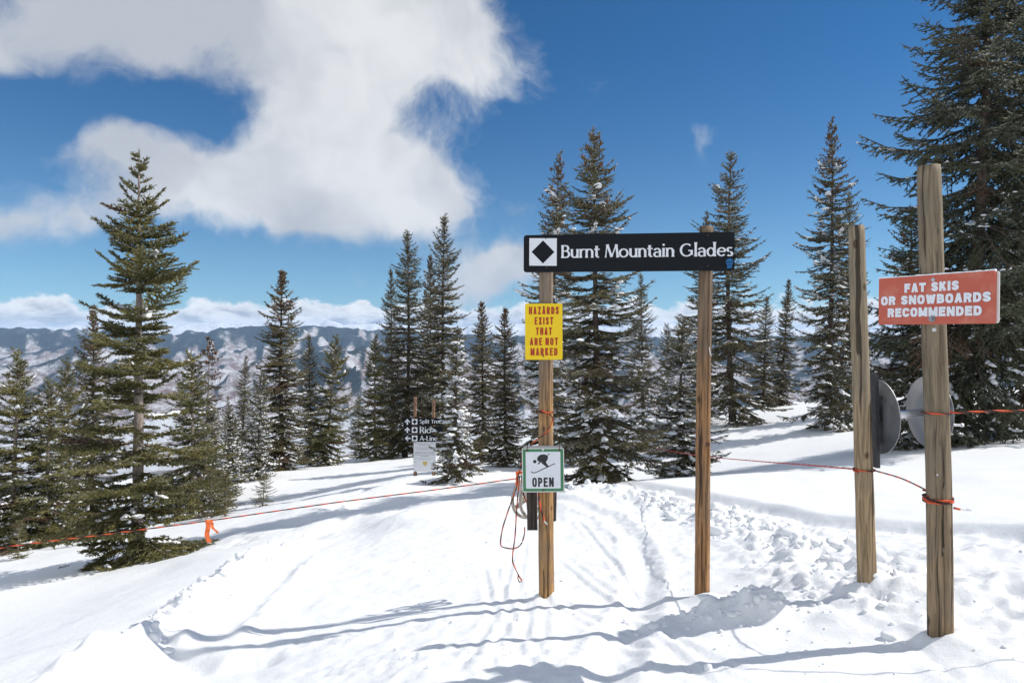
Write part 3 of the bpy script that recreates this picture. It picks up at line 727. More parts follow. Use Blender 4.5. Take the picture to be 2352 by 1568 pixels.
plant(S_SP4, 'spruce_tree', 'tall spruce, right one of the pair above the trail direction sign', (1022, 1052), (1022, 488), 3.6, 1.05, Y=38)
plant(S_SP3, 'spruce_tree', 'thin spruce top squeezed between the two tall grey spruces', (985, 1050), (987, 580), 5.0, .75, Y=42)
plant(S_FRT, 'spruce_tree', 'snow loaded spruce standing in front of the trail direction sign', (1050, 1109), (1052, 745), .0, 1.0)
plant(S_SP3, 'spruce_tree', 'spruce right of the tall pair, left of the two tops before the yellow sign', (1110, 1080), (1107, 688), 2.4, 1.1, Y=28)
plant(S_SP3, 'spruce_tree', 'spruce whose top stands just left of the yellow sign', (1163, 1078), (1162, 702), 1.2, 1.2, Y=25)
plant(S_CEN, 'spruce_tree', 'large snow laden spruce in the middle behind the black trail sign', (1378, 1112), (1368, 282), .5, 1.12)
plant(S_SP1, 'spruce_tree', 'slender spruce behind the left gate post and the yellow sign', (1258, 1085), (1284, 342), 2.6, 1.0, Y=24)
plant(S_SP2, 'spruce_tree', 'spruce behind the right side of the large middle spruce, its top under the black sign', (1478, 1050), (1474, 622), 4.2, .85, Y=27)
plant(S_SNW, 'spruce_tree', 'small thickly snow covered spruce just left of the right gate post', (1562, 1097), (1572, 722), .7, 1.12)
plant(S_SP1, 'spruce_tree', 'dark spruce hidden behind the right gate post with its thin tip above it', (1612, 1010), (1627, 482), 3.9, .95, Y=34)
plant(S_SNW, 'spruce_tree', 'tiny far spruce against the blue ridge left of the right gate post', (1532, 985), (1532, 740), 2.2, .6, Y=42)
plant(S_SP2, 'spruce_tree', 'tall broad frosted spruce right of the black trail sign', (1683, 973), (1685, 342), 5.2, 1.12)
plant(S_SP4, 'spruce_tree', 'dense rounded spruce low between the frosted and the cone topped spruces', (1752, 945), (1762, 676), 1.0, 1.25, Y=37)
plant(S_SP3, 'spruce_tree', 'pointed spruce top rising over the dense rounded one', (1792, 932), (1813, 638), 2.0, .9)
plant(S_SP1, 'spruce_tree', 'tall spruce thick with red brown cones near its tip, left of the bare grey post', (1901, 988), (1905, 268), 1.1, 1.0)
plant(S_SP2, 'spruce_tree', 'second spruce behind the right side of the cone topped spruce', (1945, 965), (1950, 430), 3.0, .75, Y=29)
plant(S_BIG, 'spruce_tree', 'huge dark spruce behind the red sign, its top cut by the picture edge', (2205, 1016), (2222, -330), 1.0, 1.0)
plant(S_CEN, 'spruce_tree', 'smaller spruce in front of the huge dark one, left of the tall sign post', (2105, 1020), (2094, 462), 2.2, 1.1, Y=15.6)
plant(S_BIG, 'spruce_tree', 'huge dark spruce cut off by the right edge of the picture', (2450, 1012), (2450, -250), 3.3, 1.0, Y=16.5)

# ------------------------------------------------------------------ posts, signs, reels, ropes
BLACK = mat_paint('black_sign_face', (.010, .012, .015), .5, (.020, .023, .027), .4)
BLACK.node_tree.nodes['Principled BSDF'].inputs['Specular IOR Level'].default_value = .12
WHITE = mat_paint('white_vinyl', (.74, .76, .80), .5, (.60, .62, .66), .35)
YELLOW = mat_paint('yellow_sign_face', (.88, .61, .008), .5, (.80, .53, .008), .3)
REDINK = mat_paint('red_ink', (.42, .032, .013), .5)
GREEN = mat_paint('green_border', (.055, .21, .095), .5, (.10, .24, .15), .4)
INK = mat_paint('black_ink', (.022, .022, .024), .5)
BLUE = mat_paint('blue_sticker', (.012, .13, .34), .5)
REDBOARD = mat_paint('weathered_red_board', (.50, .110, .070), .65, (.60, .25, .18), .6, 9.0)
PLATEW = mat_paint('pale_plate_edge', (.70, .69, .66), .5)
GALV = mat_metal('galvanised_steel', (.62, .63, .65), .38)
DULL = mat_metal('dull_aluminium', (.34, .34, .35), .5)
RUST = mat_paint('rusty_bolt', (.11, .06, .04), .7, (.05, .03, .025), .6, 90.)
DARKSTEEL = mat_paint('dark_steel', (.045, .045, .048), .5)
TAN = mat_paint('beige_reel_plastic', (.40, .355, .31), .5, (.28, .25, .22), .4)
ORANGE = mat_paint('orange_rope_fibre', (.62, .090, .028), .7)
ROPEDK = mat_paint('dark_rope_fibre', (.05, .022, .018), .8)
REDROPE = mat_paint('red_rope_fibre', (.42, .045, .035), .7)
FLAG = mat_paint('orange_flagging', (.95, .20, .045), .5)
GOLD = mat_paint('gold_shield', (.52, .40, .06), .5)
NOTICE = mat_paint('notice_board_face', (.66, .68, .72), .5)

class Frame:
    """a flat face in the world: centre, right, up and outward axes"""
    def __init__(s, c, right, up=(0, 0, 1)):
        s.c = Vector(c); s.r = Vector(right).normalized(); s.n = s.r.cross(Vector(up)).normalized(); s.u = s.n.cross(s.r).normalized()
    def __call__(s, x, y, z=0.0): return s.c + s.r * x + s.u * y + s.n * z
def arc_pts(cx, cy, rx, ry, a0, a1, n=14):
    return [(cx + rx * math.cos(R_(a0 + (a1 - a0) * i / n)), cy + ry * math.sin(R_(a0 + (a1 - a0) * i / n))) for i in range(n + 1)]
def rrect(w, h, r, n=5):
    p = []
    for cx, cy, a in ((w / 2 - r, h / 2 - r, 0), (-w / 2 + r, h / 2 - r, 90), (-w / 2 + r, -h / 2 + r, 180), (w / 2 - r, -h / 2 + r, 270)): p += arc_pts(cx, cy, r, r, a, a + 90, n)
    return p
def plate(fr, pts, z0, z1, name, mats, parent=None, side_mat=0, **props):
    """prism standing off a face between z0 and z1"""
    m = MB(); n = len(pts)
    vs = [fr(x, y, z0) for x, y in pts] + [fr(x, y, z1) for x, y in pts]
    m.add(vs, [tuple(range(n, 2 * n))], 0); m.add(vs, [tuple(range(n - 1, -1, -1))], side_mat); m.add(vs, [(i, (i + 1) % n, n + (i + 1) % n, n + i) for i in range(n)], side_mat)
    return m.build(name, mats, parent, **props)
def polys(fr, plist, z, name, mat, parent, dz=.00012):
    """flat print: each outline a little above the one before, so no two lie in one plane"""
    m = MB()
    for i, pts in enumerate(plist):
        m.add([fr(x, y, z + dz * i) for x, y in pts], [tuple(range(len(pts)))])
    return m.build(name, mat, parent)
def stroke(pts, w):
    """outline of a pen stroke; w is one width or one per point"""
    n = len(pts); ws = w if isinstance(w, (list, tuple)) else [w] * n; L, Rr = [], []
    for i, (x, y) in enumerate(pts):
        a = pts[max(0, i - 1)]; b = pts[min(n - 1, i + 1)]; dx, dy = b[0] - a[0], b[1] - a[1]; l = math.hypot(dx, dy) or 1
        L.append((x - dy / l * ws[i] / 2, y + dx / l * ws[i] / 2)); Rr.append((x + dy / l * ws[i] / 2, y - dx / l * ws[i] / 2))
    return [(L[i], Rr[i], Rr[i + 1], L[i + 1]) for i in range(n - 1)]
def disc(cx, cy, r, n=20, ry=None): return [(cx + r * math.cos(6.2832 * i / n), cy + (ry or r) * math.sin(6.2832 * i / n)) for i in range(n)]
# lettering with flared stems, drawn as pen strokes (cap height 1)
TK, TN = .165, .085
def ln_(x0, y0, x1, y1, w):
    pts = [(x0 + (x1 - x0) * t, y0 + (y1 - y0) * t) for t in (0, .12, .3, .7, .88, 1)]
    return stroke(pts, [w * k_ for k_ in (1.45, 1.12, 1, 1, 1.12, 1.45)])
def ar(cx, cy, rx, ry, a0, a1):
    n = 22; pts = arc_pts(cx, cy, rx, ry, a0, a1, n)
    return stroke(pts, [TN + (TK - TN) * abs(math.cos(R_(a0 + (a1 - a0) * i / n))) ** 1.3 for i in range(n + 1)])
GL = {
 'B': (.70, lambda: ln_(.12, 0, .12, 1, TK) + ln_(.12, .955, .34, .955, TN) + ar(.34, .745, .20, .21, 90, -90) + ln_(.12, .535, .36, .535, TN) + ar(.36, .29, .25, .245, 90, -90) + ln_(.12, .045, .36, .045, TN)),
 'u': (.66, lambda: ln_(.12, .68, .12, .24, TK) + ar(.32, .24, .20, .20, 180, 350) + ln_(.54, .68, .54, 0, TK)),
 'r': (.44, lambda: ln_(.12, .68, .12, 0, TK) + ar(.33, .40, .21, .25, 170, 65)),
 'n': (.66, lambda: ln_(.12, .68, .12, 0, TK) + ar(.33, .42, .21, .23, 170, 0) + ln_(.54, .44, .54, 0, TK)),
 't': (.46, lambda: ln_(.2, .9, .2, .16, TK) + ar(.34, .17, .14, .13, 180, 290) + ln_(.03, .64, .42, .64, TN)),
 'M': (1.02, lambda: ln_(.05, 0, .16, 1, TN) + ln_(.17, 1, .50, .05, TK) + ln_(.50, .05, .83, 1, TN) + ln_(.83, 1, .95, 0, TK)),
 'o': (.74, lambda: ar(.36, .335, .285, .30, 0, 360)), 'i': (.27, lambda: ln_(.13, .68, .13, 0, TK) + [disc(.13, .92, .085)]),
 'a': (.62, lambda: ar(.28, .42, .21, .22, 155, 0) + ln_(.49, .44, .49, 0, TK) + ar(.27, .195, .19, .17, 60, 300)),
 'G': (1.02, lambda: ar(.50, .5, .41, .455, 48, 318) + ln_(.86, .46, .86, .13, TK) + ln_(.62, .46, .92, .46, TN)),
 'l': (.27, lambda: ln_(.13, 1.08, .13, 0, TK)), 'd': (.74, lambda: ar(.32, .335, .235, .30, 0, 360) + ln_(.58, 1.08, .58, 0, TK)),
 'e': (.66, lambda: ar(.34, .335, .265, .30, 5, 318) + ln_(.10, .36, .60, .36, TN)),
 's': (.52, lambda: ar(.26, .50, .16, .145, 35, 255) + ar(.25, .18, .175, .145, 85, -145)), 'S': (.66, lambda: ar(.33, .745, .22, .21, 35, 262) + ar(.31, .26, .24, .225, 88, -145)),
 'p': (.74, lambda: ln_(.13, .68, .13, -.32, TK) + ar(.40, .335, .25, .30, 0, 360)), 'T': (.74, lambda: ln_(.02, .95, .72, .95, TN) + ln_(.37, .95, .37, 0, TK)),
 'R': (.74, lambda: ln_(.12, 0, .12, 1, TK) + ln_(.12, .955, .33, .955, TN) + ar(.33, .735, .23, .22, 90, -90) + ln_(.12, .515, .33, .515, TN) + ln_(.34, .50, .68, 0, TK)),
 'A': (.86, lambda: ln_(.05, 0, .42, 1, TN) + ln_(.42, 1, .80, 0, TK) + ln_(.20, .33, .64, .33, TN)), '-': (.46, lambda: ln_(.06, .36, .40, .36, TN * 1.3)),
 'L': (.60, lambda: ln_(.12, 0, .12, 1, TK) + ln_(.12, .045, .56, .045, TN)), ' ': (.36, lambda: [])}
def flared(fr, text, x0, y0, cap, width, z, name, mat, parent):
    tot = sum(GL[c][0] for c in text); sx = width / tot; x = x0
    for word in text.split(' '):
        flared_word(fr, word, x, y0, cap, sx, z, name, mat, parent); x += sx * (sum(GL[c][0] for c in word) + GL[' '][0])
def flared_word(fr, text, x0, y0, cap, sx, z, name, mat, parent):
    out = []; x = x0
    for c in text:
        out += [[(x + px * sx, y0 + py * cap) for px, py in q] for q in GL[c][1]()]; x += GL[c][0] * sx
    return polys(fr, out, z, name, mat, parent, .00001)
def lettering(fr, text, cx, cy, h, width, z, name, mat, parent, bold=0.0):
    """sans lettering: built-in outline font, fitted to a cap height and width, centred"""
    cu = bpy.data.curves.new('tmp', 'FONT'); cu.body = text; cu.size = 1.0; cu.offset = bold; cu.resolution_u = 4
    ob = bpy.data.objects.new('tmp', cu); COL.objects.link(ob); bpy.context.view_layer.update()
    me = bpy.data.meshes.new_from_object(ob.evaluated_get(bpy.context.evaluated_depsgraph_get())); bpy.data.objects.remove(ob)
    co = np.array([tuple(v.co) for v in me.vertices]); lo, hi = co.min(0), co.max(0)
    for v in me.vertices:
        x = (v.co.x - (lo[0] + hi[0]) / 2) / (hi[0] - lo[0]) * width; y = (v.co.y - (lo[1] + hi[1]) / 2) / (hi[1] - lo[1]) * h
        v.co = fr(cx + x, cy + y, z)
    me.name = name; me.materials.clear(); me.materials.append(mat); me.update()
    return link(name, me, parent)
SANS = {   # block capitals as pen strokes in a unit box: relative width, strokes (c = closed round-cornered paths)
 'A': (1.0, [[(0, 0), (.5, 1)], [(.5, 1), (1, 0)], [(.2, .28), (.8, .28)]]), 'B': (.95, [[(0, 0), (0, 1)], [(0, 1), (.6, 1), (.92, .93), (.92, .6), (.6, .53), (0, .53)], [(.6, .53), (1, .45), (1, .08), (.6, 0), (0, 0)]]),
 'C': (1.0, [[(1, .68), (1, .85), (.75, 1), (.25, 1), (0, .85), (0, .15), (.25, 0), (.75, 0), (1, .15), (1, .32)]]), 'D': (.98, [[(0, 0), (0, 1)], [(0, 1), (.6, 1), (1, .82), (1, .18), (.6, 0), (0, 0)]]),
 'E': (.85, [[(0, 0), (0, 1)], [(0, 1), (1, 1)], [(0, .53), (.85, .53)], [(0, 0), (1, 0)]]), 'F': (.8, [[(0, 0), (0, 1)], [(0, 1), (1, 1)], [(0, .51), (.85, .51)]]),
 'H': (1.0, [[(0, 0), (0, 1)], [(1, 0), (1, 1)], [(0, .52), (1, .52)]]), 'I': (.0, [[(.5, 0), (.5, 1)]]), 'K': (1.0, [[(0, 0), (0, 1)], [(1, 1), (.05, .42)], [(.3, .58), (1, 0)]]),
 'M': (1.35, [[(0, 0), (0, 1)], [(0, 1), (.5, .12)], [(.5, .12), (1, 1)], [(1, 1), (1, 0)]]), 'N': (1.05, [[(0, 0), (0, 1)], [(0, 1), (1, 0)], [(1, 0), (1, 1)]]),
 'O': (1.0, [[(.5, 0), (.25, 0), (0, .15), (0, .85), (.25, 1), (.75, 1), (1, .85), (1, .15), (.75, 0), (.5, 0)]]), 'P': (.92, [[(0, 0), (0, 1)], [(0, 1), (.65, 1), (1, .88), (1, .58), (.65, .45), (0, .45)]]),
 'R': (.98, [[(0, 0), (0, 1)], [(0, 1), (.65, 1), (1, .88), (1, .62), (.65, .5), (0, .5)], [(.6, .5), (1, 0)]]), 'S': (.95, [[(.97, .72), (.95, .88), (.7, 1), (.3, 1), (0, .87), (.02, .66), (.3, .55), (.7, .46), (1, .33), (.98, .13), (.7, 0), (.3, 0), (.04, .12), (0, .28)]]),
 'T': (.95, [[(.5, 0), (.5, 1)], [(0, 1), (1, 1)]]), 'W': (1.5, [[(0, 1), (.25, 0)], [(.25, 0), (.5, .9)], [(.5, .9), (.75, 0)], [(.75, 0), (1, 1)]]), 'X': (1.0, [[(0, 0), (1, 1)], [(0, 1), (1, 0)]]),
 'Z': (.92, [[(0, 1), (1, 1)], [(1, 1), (0, 0)], [(0, 0), (1, 0)]]), ' ': (1.0, [])}
def block(fr, text, cx, cy, h, width, pen, gap, z, name, mat, parent):
    """block capitals of height h over a total width, pen = stroke width"""
    rel = sum(SANS[c][0] for c in text); fix = sum(pen + gap for c in text if c != ' ') - gap
    k_ = (width - fix) / rel; x = cx - width / 2; out = []
    for c in text + ' ':
        w, st = SANS[c]; gw = w * k_
        if c == ' ': polys(fr, out, z, name, mat, parent, .000012); out = []
        for q in st:
            pts = [(x + pen / 2 + px * gw, cy - h / 2 + pen / 2 + py * (h - pen)) for px, py in q]
            if len(pts) == 2:
                (ax, ay), (bx2, by2) = pts; l = math.hypot(bx2 - ax, by2 - ay); e = pen / 2; ux_, uy_ = (bx2 - ax) / l, (by2 - ay) / l
                pts = [(ax - ux_ * e, ay - uy_ * e), (bx2 + ux_ * e, by2 + uy_ * e)]
                if abs(ux_) > .05 and abs(uy_) > .05: pts = [(ax, ay - uy_ * e), (bx2, by2 + uy_ * e)]
            else:                                          # round the corners
                for _ in range(2):
                    r_ = [pts[0]]
                    for a_, b_ in zip(pts[:-1], pts[1:]): r_ += [(a_[0] * .75 + b_[0] * .25, a_[1] * .75 + b_[1] * .25), (a_[0] * .25 + b_[0] * .75, a_[1] * .25 + b_[1] * .75)]
                    pts = r_ + [pts[-1]]
            out += [[tuple(v) for v in qd] for qd in stroke(pts, pen)]
        x += gw + (pen + gap if c != ' ' else 0)
def bolt(fr, x, y, z, r, mat, parent, name='bolt'):
    m = MB(); m.tube(fr(x, y, z), fr(x, y, z + r * .25), r, r * .95, 14); m.tube(fr(x, y, z + r * .25), fr(x, y, z + r * .8), r * .55, r * .45, 6)
    return m.build(name, mat, parent)

def pole(base, top, r0, r1, mat, name, parent=None, seed=0, crack=None, mats_extra=None):
    """round wooden pole, a little crooked, with a drying crack cut into it"""
    r = np.random.default_rng(seed); base, top = Vector(base), Vector(top)
    d = (top - base); Lh = d.length; d = d.normalized(); a = Vector((1, 0, 0)); a = (a - d * a.dot(d)).normalized(); b = d.cross(a)
    ns, nr = 40, 64; vs = []
    ph = r.random(6) * 6.28
    for i in range(nr + 1):
        t = i / nr; c = base + d * (Lh * t) + a * (.006 * math.sin(t * 5 + ph[0])) + b * (.006 * math.sin(t * 4 + ph[1]))
        rad = r0 + (r1 - r0) * t
        if i >= nr - 1: rad *= .985 if i == nr - 1 else .95
        for j in range(ns):
            th_ = 6.2832 * j / ns
            rr_ = rad * (1 + .02 * math.sin(2 * th_ + ph[2] + t * 2) + .012 * math.sin(5 * th_ + ph[3] + t * 9) + .010 * math.sin(t * 40 + ph[4] + th_))
            if crack:
                cth = crack[0] + .18 * math.sin(t * 6 + ph[5]) + .05 * math.sin(t * 31); dd = abs((th_ - cth + math.pi) % 6.2832 - math.pi)
                if dd < .09 and crack[1] < t < crack[2]: rr_ -= rad * .24 * min(1, (t - crack[1]) * 12, (crack[2] - t) * 12)
            vs.append(c + a * (math.cos(th_) * rr_) + b * (math.sin(th_) * rr_))
    fs = [(i * ns + j, i * ns + (j + 1) % ns, (i + 1) * ns + (j + 1) % ns, (i + 1) * ns + j) for i in range(nr) for j in range(ns)]
    vs += [base, top + d * .002]; fs += [(len(vs) - 1, nr * ns + j, nr * ns + (j + 1) % ns) for j in range(ns)]
    m = MB(); inv = Matrix.Translation(-base)
    m.add([v - base for v in vs], fs); o = m.build(name, mat, None, True)
    o.location = base
    if parent is not None:
        o.location = base - Vector(parent.location); o.parent = parent
    return o
def rope(pts, rad, name, label, mats=None, parent=None, twist=.016, cat='rope', spline=True, group=None):
    """laid rope: a tube whose strands wind round it in two colours"""
    pts = [Vector(p) for p in pts]
    if spline and len(pts) > 2:
        q = []
        for i in range(len(pts) - 1):
            p0 = pts[max(0, i - 1)]; p1 = pts[i]; p2 = pts[i + 1]; p3 = pts[min(len(pts) - 1, i + 2)]
            for k_ in range(12):
                t = k_ / 12; q.append(.5 * ((2 * p1) + (p2 - p0) * t + (2 * p0 - 5 * p1 + 4 * p2 - p3) * t * t + (3 * p1 - p0 - 3 * p2 + p3) * t ** 3))
        q.append(pts[-1]); pts = q
    L = [0.0]
    for a, b in zip(pts[:-1], pts[1:]): L.append(L[-1] + (b - a).length)
    n = max(2, int(L[-1] / twist)); s_ = np.linspace(0, L[-1], n + 1); P_ = np.array([tuple(p) for p in pts])
    C_ = np.stack([np.interp(s_, L, P_[:, i]) for i in range(3)], 1)
    tg = unit(np.gradient(C_, axis=0)); ref = np.where(np.abs(tg[:, 2:3]) > .9, np.array([[1., 0, 0]]), UP[None]); a = unit(np.cross(tg, ref)); b = np.cross(a, tg)
    ns = 8; th_ = np.arange(ns) * 6.2832 / ns
    prof = rad * (1 + .12 * np.cos(th_[None] * 2 - np.arange(n + 1)[:, None] * .7854))
    V = C_[:, None] + a[:, None] * (np.cos(th_) * prof)[..., None] + b[:, None] * (np.sin(th_) * prof)[..., None]
    i0 = np.arange(n)[:, None] * ns + np.arange(ns)[None]; i1 = np.arange(n)[:, None] * ns + (np.arange(ns)[None] + 1) % ns
    Fq = np.stack([i0, i1, i1 + ns, i0 + ns], -1).reshape(-1, 4)
    mi = (((np.arange(ns)[None] * 2 + np.arange(n)[:, None] * 2) % 16) < 7).astype(int).ravel()
    me = mesh_from(name, V.reshape(-1, 3), Fq, True, mats or [ORANGE, ROPEDK], mi)
    o = link(name, me, parent)
    if parent is None:
        o['label'] = label; o['category'] = cat
        if group: o['group'] = group
    return o
def ring(c, ax, r, rad, turns=1.0, rise=0.0, a0=0.0, n=40):
    ax = Vector(ax).normalized(); a = Vector((1, 0, 0)); a = (a - ax * a.dot(ax)).normalized(); b = ax.cross(a)
    return [Vector(c) + a * (math.cos(a0 + 6.2832 * turns * i / n) * (r + rad)) + b * (math.sin(a0 + 6.2832 * turns * i / n) * (r + rad)) + ax * (rise * i / n) for i in range(n + 1)]

# --- the gate: two poles carrying the black trail sign
YA, YB = 5.64, 5.45
WOOD_A = mat_wood('gate_pole_wood', (.235, .185, .14), (.44, .25, .105), (.085, .055, .036), 2.15, .35, 1.3)
WOOD_B = mat_wood('second_gate_pole_wood', (.20, .145, .10), (.37, .20, .09), (.09, .052, .030), 2.2, .5, 4.1)
WOOD_C = mat_wood('bare_pole_wood', (.29, .235, .16), (.40, .29, .17), (.11, .08, .052), 1.6, .6, 7.7)
WOOD_D = mat_wood('sign_pole_wood', (.23, .185, .125), (.32, .225, .135), (.075, .056, .038), 1.2, .5, 2.9)
bA = P(1257, 1378, YA); bB = P(1610, 1385, YB)
gate = empty('trail_gate_sign', (bA + bB) / 2, 'wide black trail sign on two wooden poles with a white diamond panel', 'trail sign')
tA = P(1252, 548, YA); tB = P(1622, 521, YB)
pA = pole(bA - Vector((0, 0, .35)), tA, .064, .056, WOOD_A, 'post', gate, 1, (4.95, .12, .97))
pB = pole(bB - Vector((0, 0, .35)), tB, .061, .055, WOOD_B, 'post', gate, 2, (4.9, .03, .95))
s00, s10 = P(1203, 583, YA - .070), P(1687, 577, YB - .105)
bw_, bh_ = (s10 - s00).length, .302
FB = Frame((s00 + s10) / 2, s10 - s00)
board = plate(FB, rrect(bw_, bh_, .022), -.006, .006, 'board', [BLACK, PLATEW], gate, 0)
ux = bw_ / 2087.0                                     # close-up pixels of the board, measured over its width
def bx_(X, Y_): return ((X - 1151.5) * ux, -(Y_ - (334 - (X - 1151.5) * .0172)) * ux)
polys(FB, [[bx_(166, 193), bx_(447, 193), bx_(447, 473), bx_(166, 473)]], .0072, 'diamond_panel', WHITE, board)
polys(FB, [[bx_(307, 216), bx_(423, 333), bx_(307, 450), bx_(190, 333)]], .0086, 'black_diamond', BLACK, board)
x0_, y0_ = bx_(490, 390); x1_, _ = bx_(2184, 390); y0_ = -0.0385
flared(FB, 'Burnt Mountain Glades', x0_, y0_, .1035, x1_ - x0_, .0075, 'lettering', WHITE, board)
# small blue hooded-face sticker in the corner
sx_, sy_ = bx_(2148, 438); q_ = .022
face = [(sx_ + q_ * x, sy_ + q_ * y) for x, y in ((-.95, -1.7), (.75, -1.6), (.65, -.75), (1.1, -.1), (1.3, .7), (.9, 1.5), (0, 1.85), (-.9, 1.5), (-1.3, .7), (-1.1, -.1), (-.75, -.7))]
polys(FB, [face], .0074, 'sticker', BLUE, board)
polys(FB, [disc(sx_ - .55 * q_, sy_ + .55 * q_, .42 * q_, 12, .22 * q_), disc(sx_ + .55 * q_, sy_ + .55 * q_, .42 * q_, 12, .22 * q_), disc(sx_, sy_ - .35 * q_, .4 * q_, 12, .2 * q_)], .0082, 'sticker_holes', BLACK, board)
for X, Y_ in ((336, 193), (343, 490), (1940, 163), (1941, 465)):
    bxx, byy = bx_(X, Y_); bolt(FB, bxx, byy, .0075, .006, RUST, board)
m = MB(); q = P(1629, 797, YB - .07); m.tube(q, q + Vector((.004, -.01, -.05)), .003, .003, 6); m.tube(q + Vector((.004, -.01, -.05)), q + Vector((.016, -.012, -.068)), .003, .002, 6)
m.build('zip_tie', WHITE, gate)
fq = Frame(P(1626, 1020, YB - .058), (1, 0, 0)); bolt(fq, 0, 0, 0, .017, RUST, gate, 'bolt')

for o_ in gate.children:
    if o_.name.split('.')[0] != 'post': o_.location = -Vector(gate.location)

# --- yellow hazard sign on the left pole
c_ = (P(1209, 761, YA - .072) + P(1289, 762, YA - .072)) / 2
FY = Frame(c_ + Vector((.0, 0, 0)), (1, -.03, .004), (-.028, 0, 1))
hz = plate(FY, rrect(.3045, .4575, .014), -.0015, .0015, 'hazard_sign', [YELLOW, PLATEW], None, 0, label='yellow sign with red capital letters on the left gate pole', category='sign')
uy = .3045 / 583.0
for tx_, yc, w_ in (('HAZARDS', 550, 466), ('EXIST', 712, 290), ('THAT', 873, 250), ('ARE NOT', 1033, 440), ('MARKED', 1193, 422)):
    block(FY, tx_, (882 - 880) * uy, (880 - yc) * uy, 117 * uy, w_ * uy, 22 * uy, 20 * uy, .0028, 'lettering', REDINK, hz)
bolt(FY, 0, (880 - 493) * uy, .0030, .007, INK, hz); bolt(FY, -.006, (880 - 1258) * uy, .0030, .007, INK, hz)

# --- green bordered OPEN sign
cO = P(1247.5, 1079, YA - .10)
FO = Frame(cO, (1, -.02, .012), (-.012, 0, 1))
ow = 96.5 / F * (YA - .10); oh = 101 / F * (YA - .10)
op = plate(FO, rrect(ow, oh, .014), -.002, .002, 'open_sign', [PLATEW, PLATEW], None, 0, label='square sign with green border and black skier reading open', category='sign')
gp = plate(FO, rrect(ow - .014, oh - .014, .008), .0021, .0027, 'green_border', [GREEN], op)
wp = plate(FO, rrect(ow * .826, oh * .834, .006), .0028, .0034, 'white_panel', [WHITE], op)
pw_, ph_ = ow * .826, oh * .834
def oc(X, Y_): return (((X - 1953) / 382. - .5) * pw_, (.5 - (Y_ - 858) / 394.) * ph_)
us = pw_ / 382.
sk = [disc(*oc(2053, 962), 19 * us)]
body = [(2078, 938), (2086, 912), (2108, 892), (2140, 885), (2172, 888), (2195, 900), (2200, 918), (2192, 945), (2172, 972), (2152, 975), (2128, 968), (2100, 962), (2084, 952)]
sk.append([oc(*p) for p in body[::-1]])
for pts_, w_ in (([(2118, 962), (2088, 990)], [13, 13]), ([(2140, 960), (2172, 995), (2198, 1018)], [46, 34, 20]), ([(2274, 985), (2200, 1018), (2070, 1076), (2048, 1082), (2026, 1080), (2008, 1068)], [9] * 6),
                 ([(2190, 900), (2218, 880)], [6, 6]), ([(2203, 876), (2212, 892)], [4, 4]), ([(2196, 1014), (2184, 1030)], [14, 10])):
    sk += [[tuple(p) for p in qd] for qd in stroke([oc(*p) for p in pts_], [w * us for w in w_])]
polys(FO, sk, .0042, 'skier_symbol', INK, op, .00001)
block(FO, 'OPEN', *oc(2141, 1184), 102 * us, 236 * us, 19 * us, 14 * us, .0042, 'lettering', INK, op)
bolt(FO, .0, oh * .46, .0036, .009, GALV, op); bolt(FO, .0, -oh * .455, .0036, .008, RUST, op)
bolt(FO, -ow * .37, oh * .455, .0036, .009, RUST, op); bolt(FO, ow * .39, oh * .455, .0036, .009, RUST, op)
for xx in (-ow * .37, ow * .39):
    m = MB(); m.tube(FO(xx, oh * .46, .004), FO(xx + .003, oh * .5 + .028, .002), .0028, .0028, 6); m.build('hook', RUST, op)
m = MB(); m.box(FO(0, oh * .5 + .006, -.006), FO.r * (ow * .46), FO.u * .012, FO.n * .003); m.build('hanger_bar', DULL, op)

# --- reel on the left pole: two planks and two spoked wheels
rc = P(1218, 1143, YA + .12)
reel = empty('rope_reel', (rc.x, rc.y, rc.z), 'beige spoked rope reel held by dark planks behind the open sign', 'rope reel')
PLANK = mat_wood('dark_plank_wood', (.075, .062, .055), (.085, .065, .052), (.022, .018, .016), 0, 1, 9.3)
rl = Vector(reel.location)
def plank(p_top, p_bot, w, th, ydir, name):
    m = MB(); p_top, p_bot = Vector(p_top) - rl, Vector(p_bot) - rl; d = (p_bot - p_top); ax = Vector((1, ydir, 0)).normalized(); ay = ax.cross(d.normalized())
    n = 8
    for i in range(n):
        a_, b_ = p_top + d * (i / n), p_top + d * ((i + 1) / n); m.box((a_ + b_) / 2, ax * (w / 2 * (1 + .012 * math.sin(i * 2.1))), ay * (th / 2), d / (2 * n) * 1.0)
    return m.build(name, PLANK, reel)
plank(P(1221, 1088, YA - .015), P(1223, 1216, YA - .015), .085, .032, 0, 'plank')
plank(P(1272, 1088, YA + .02), P(1270, 1196, YA + .02), .045, .032, .9, 'plank')
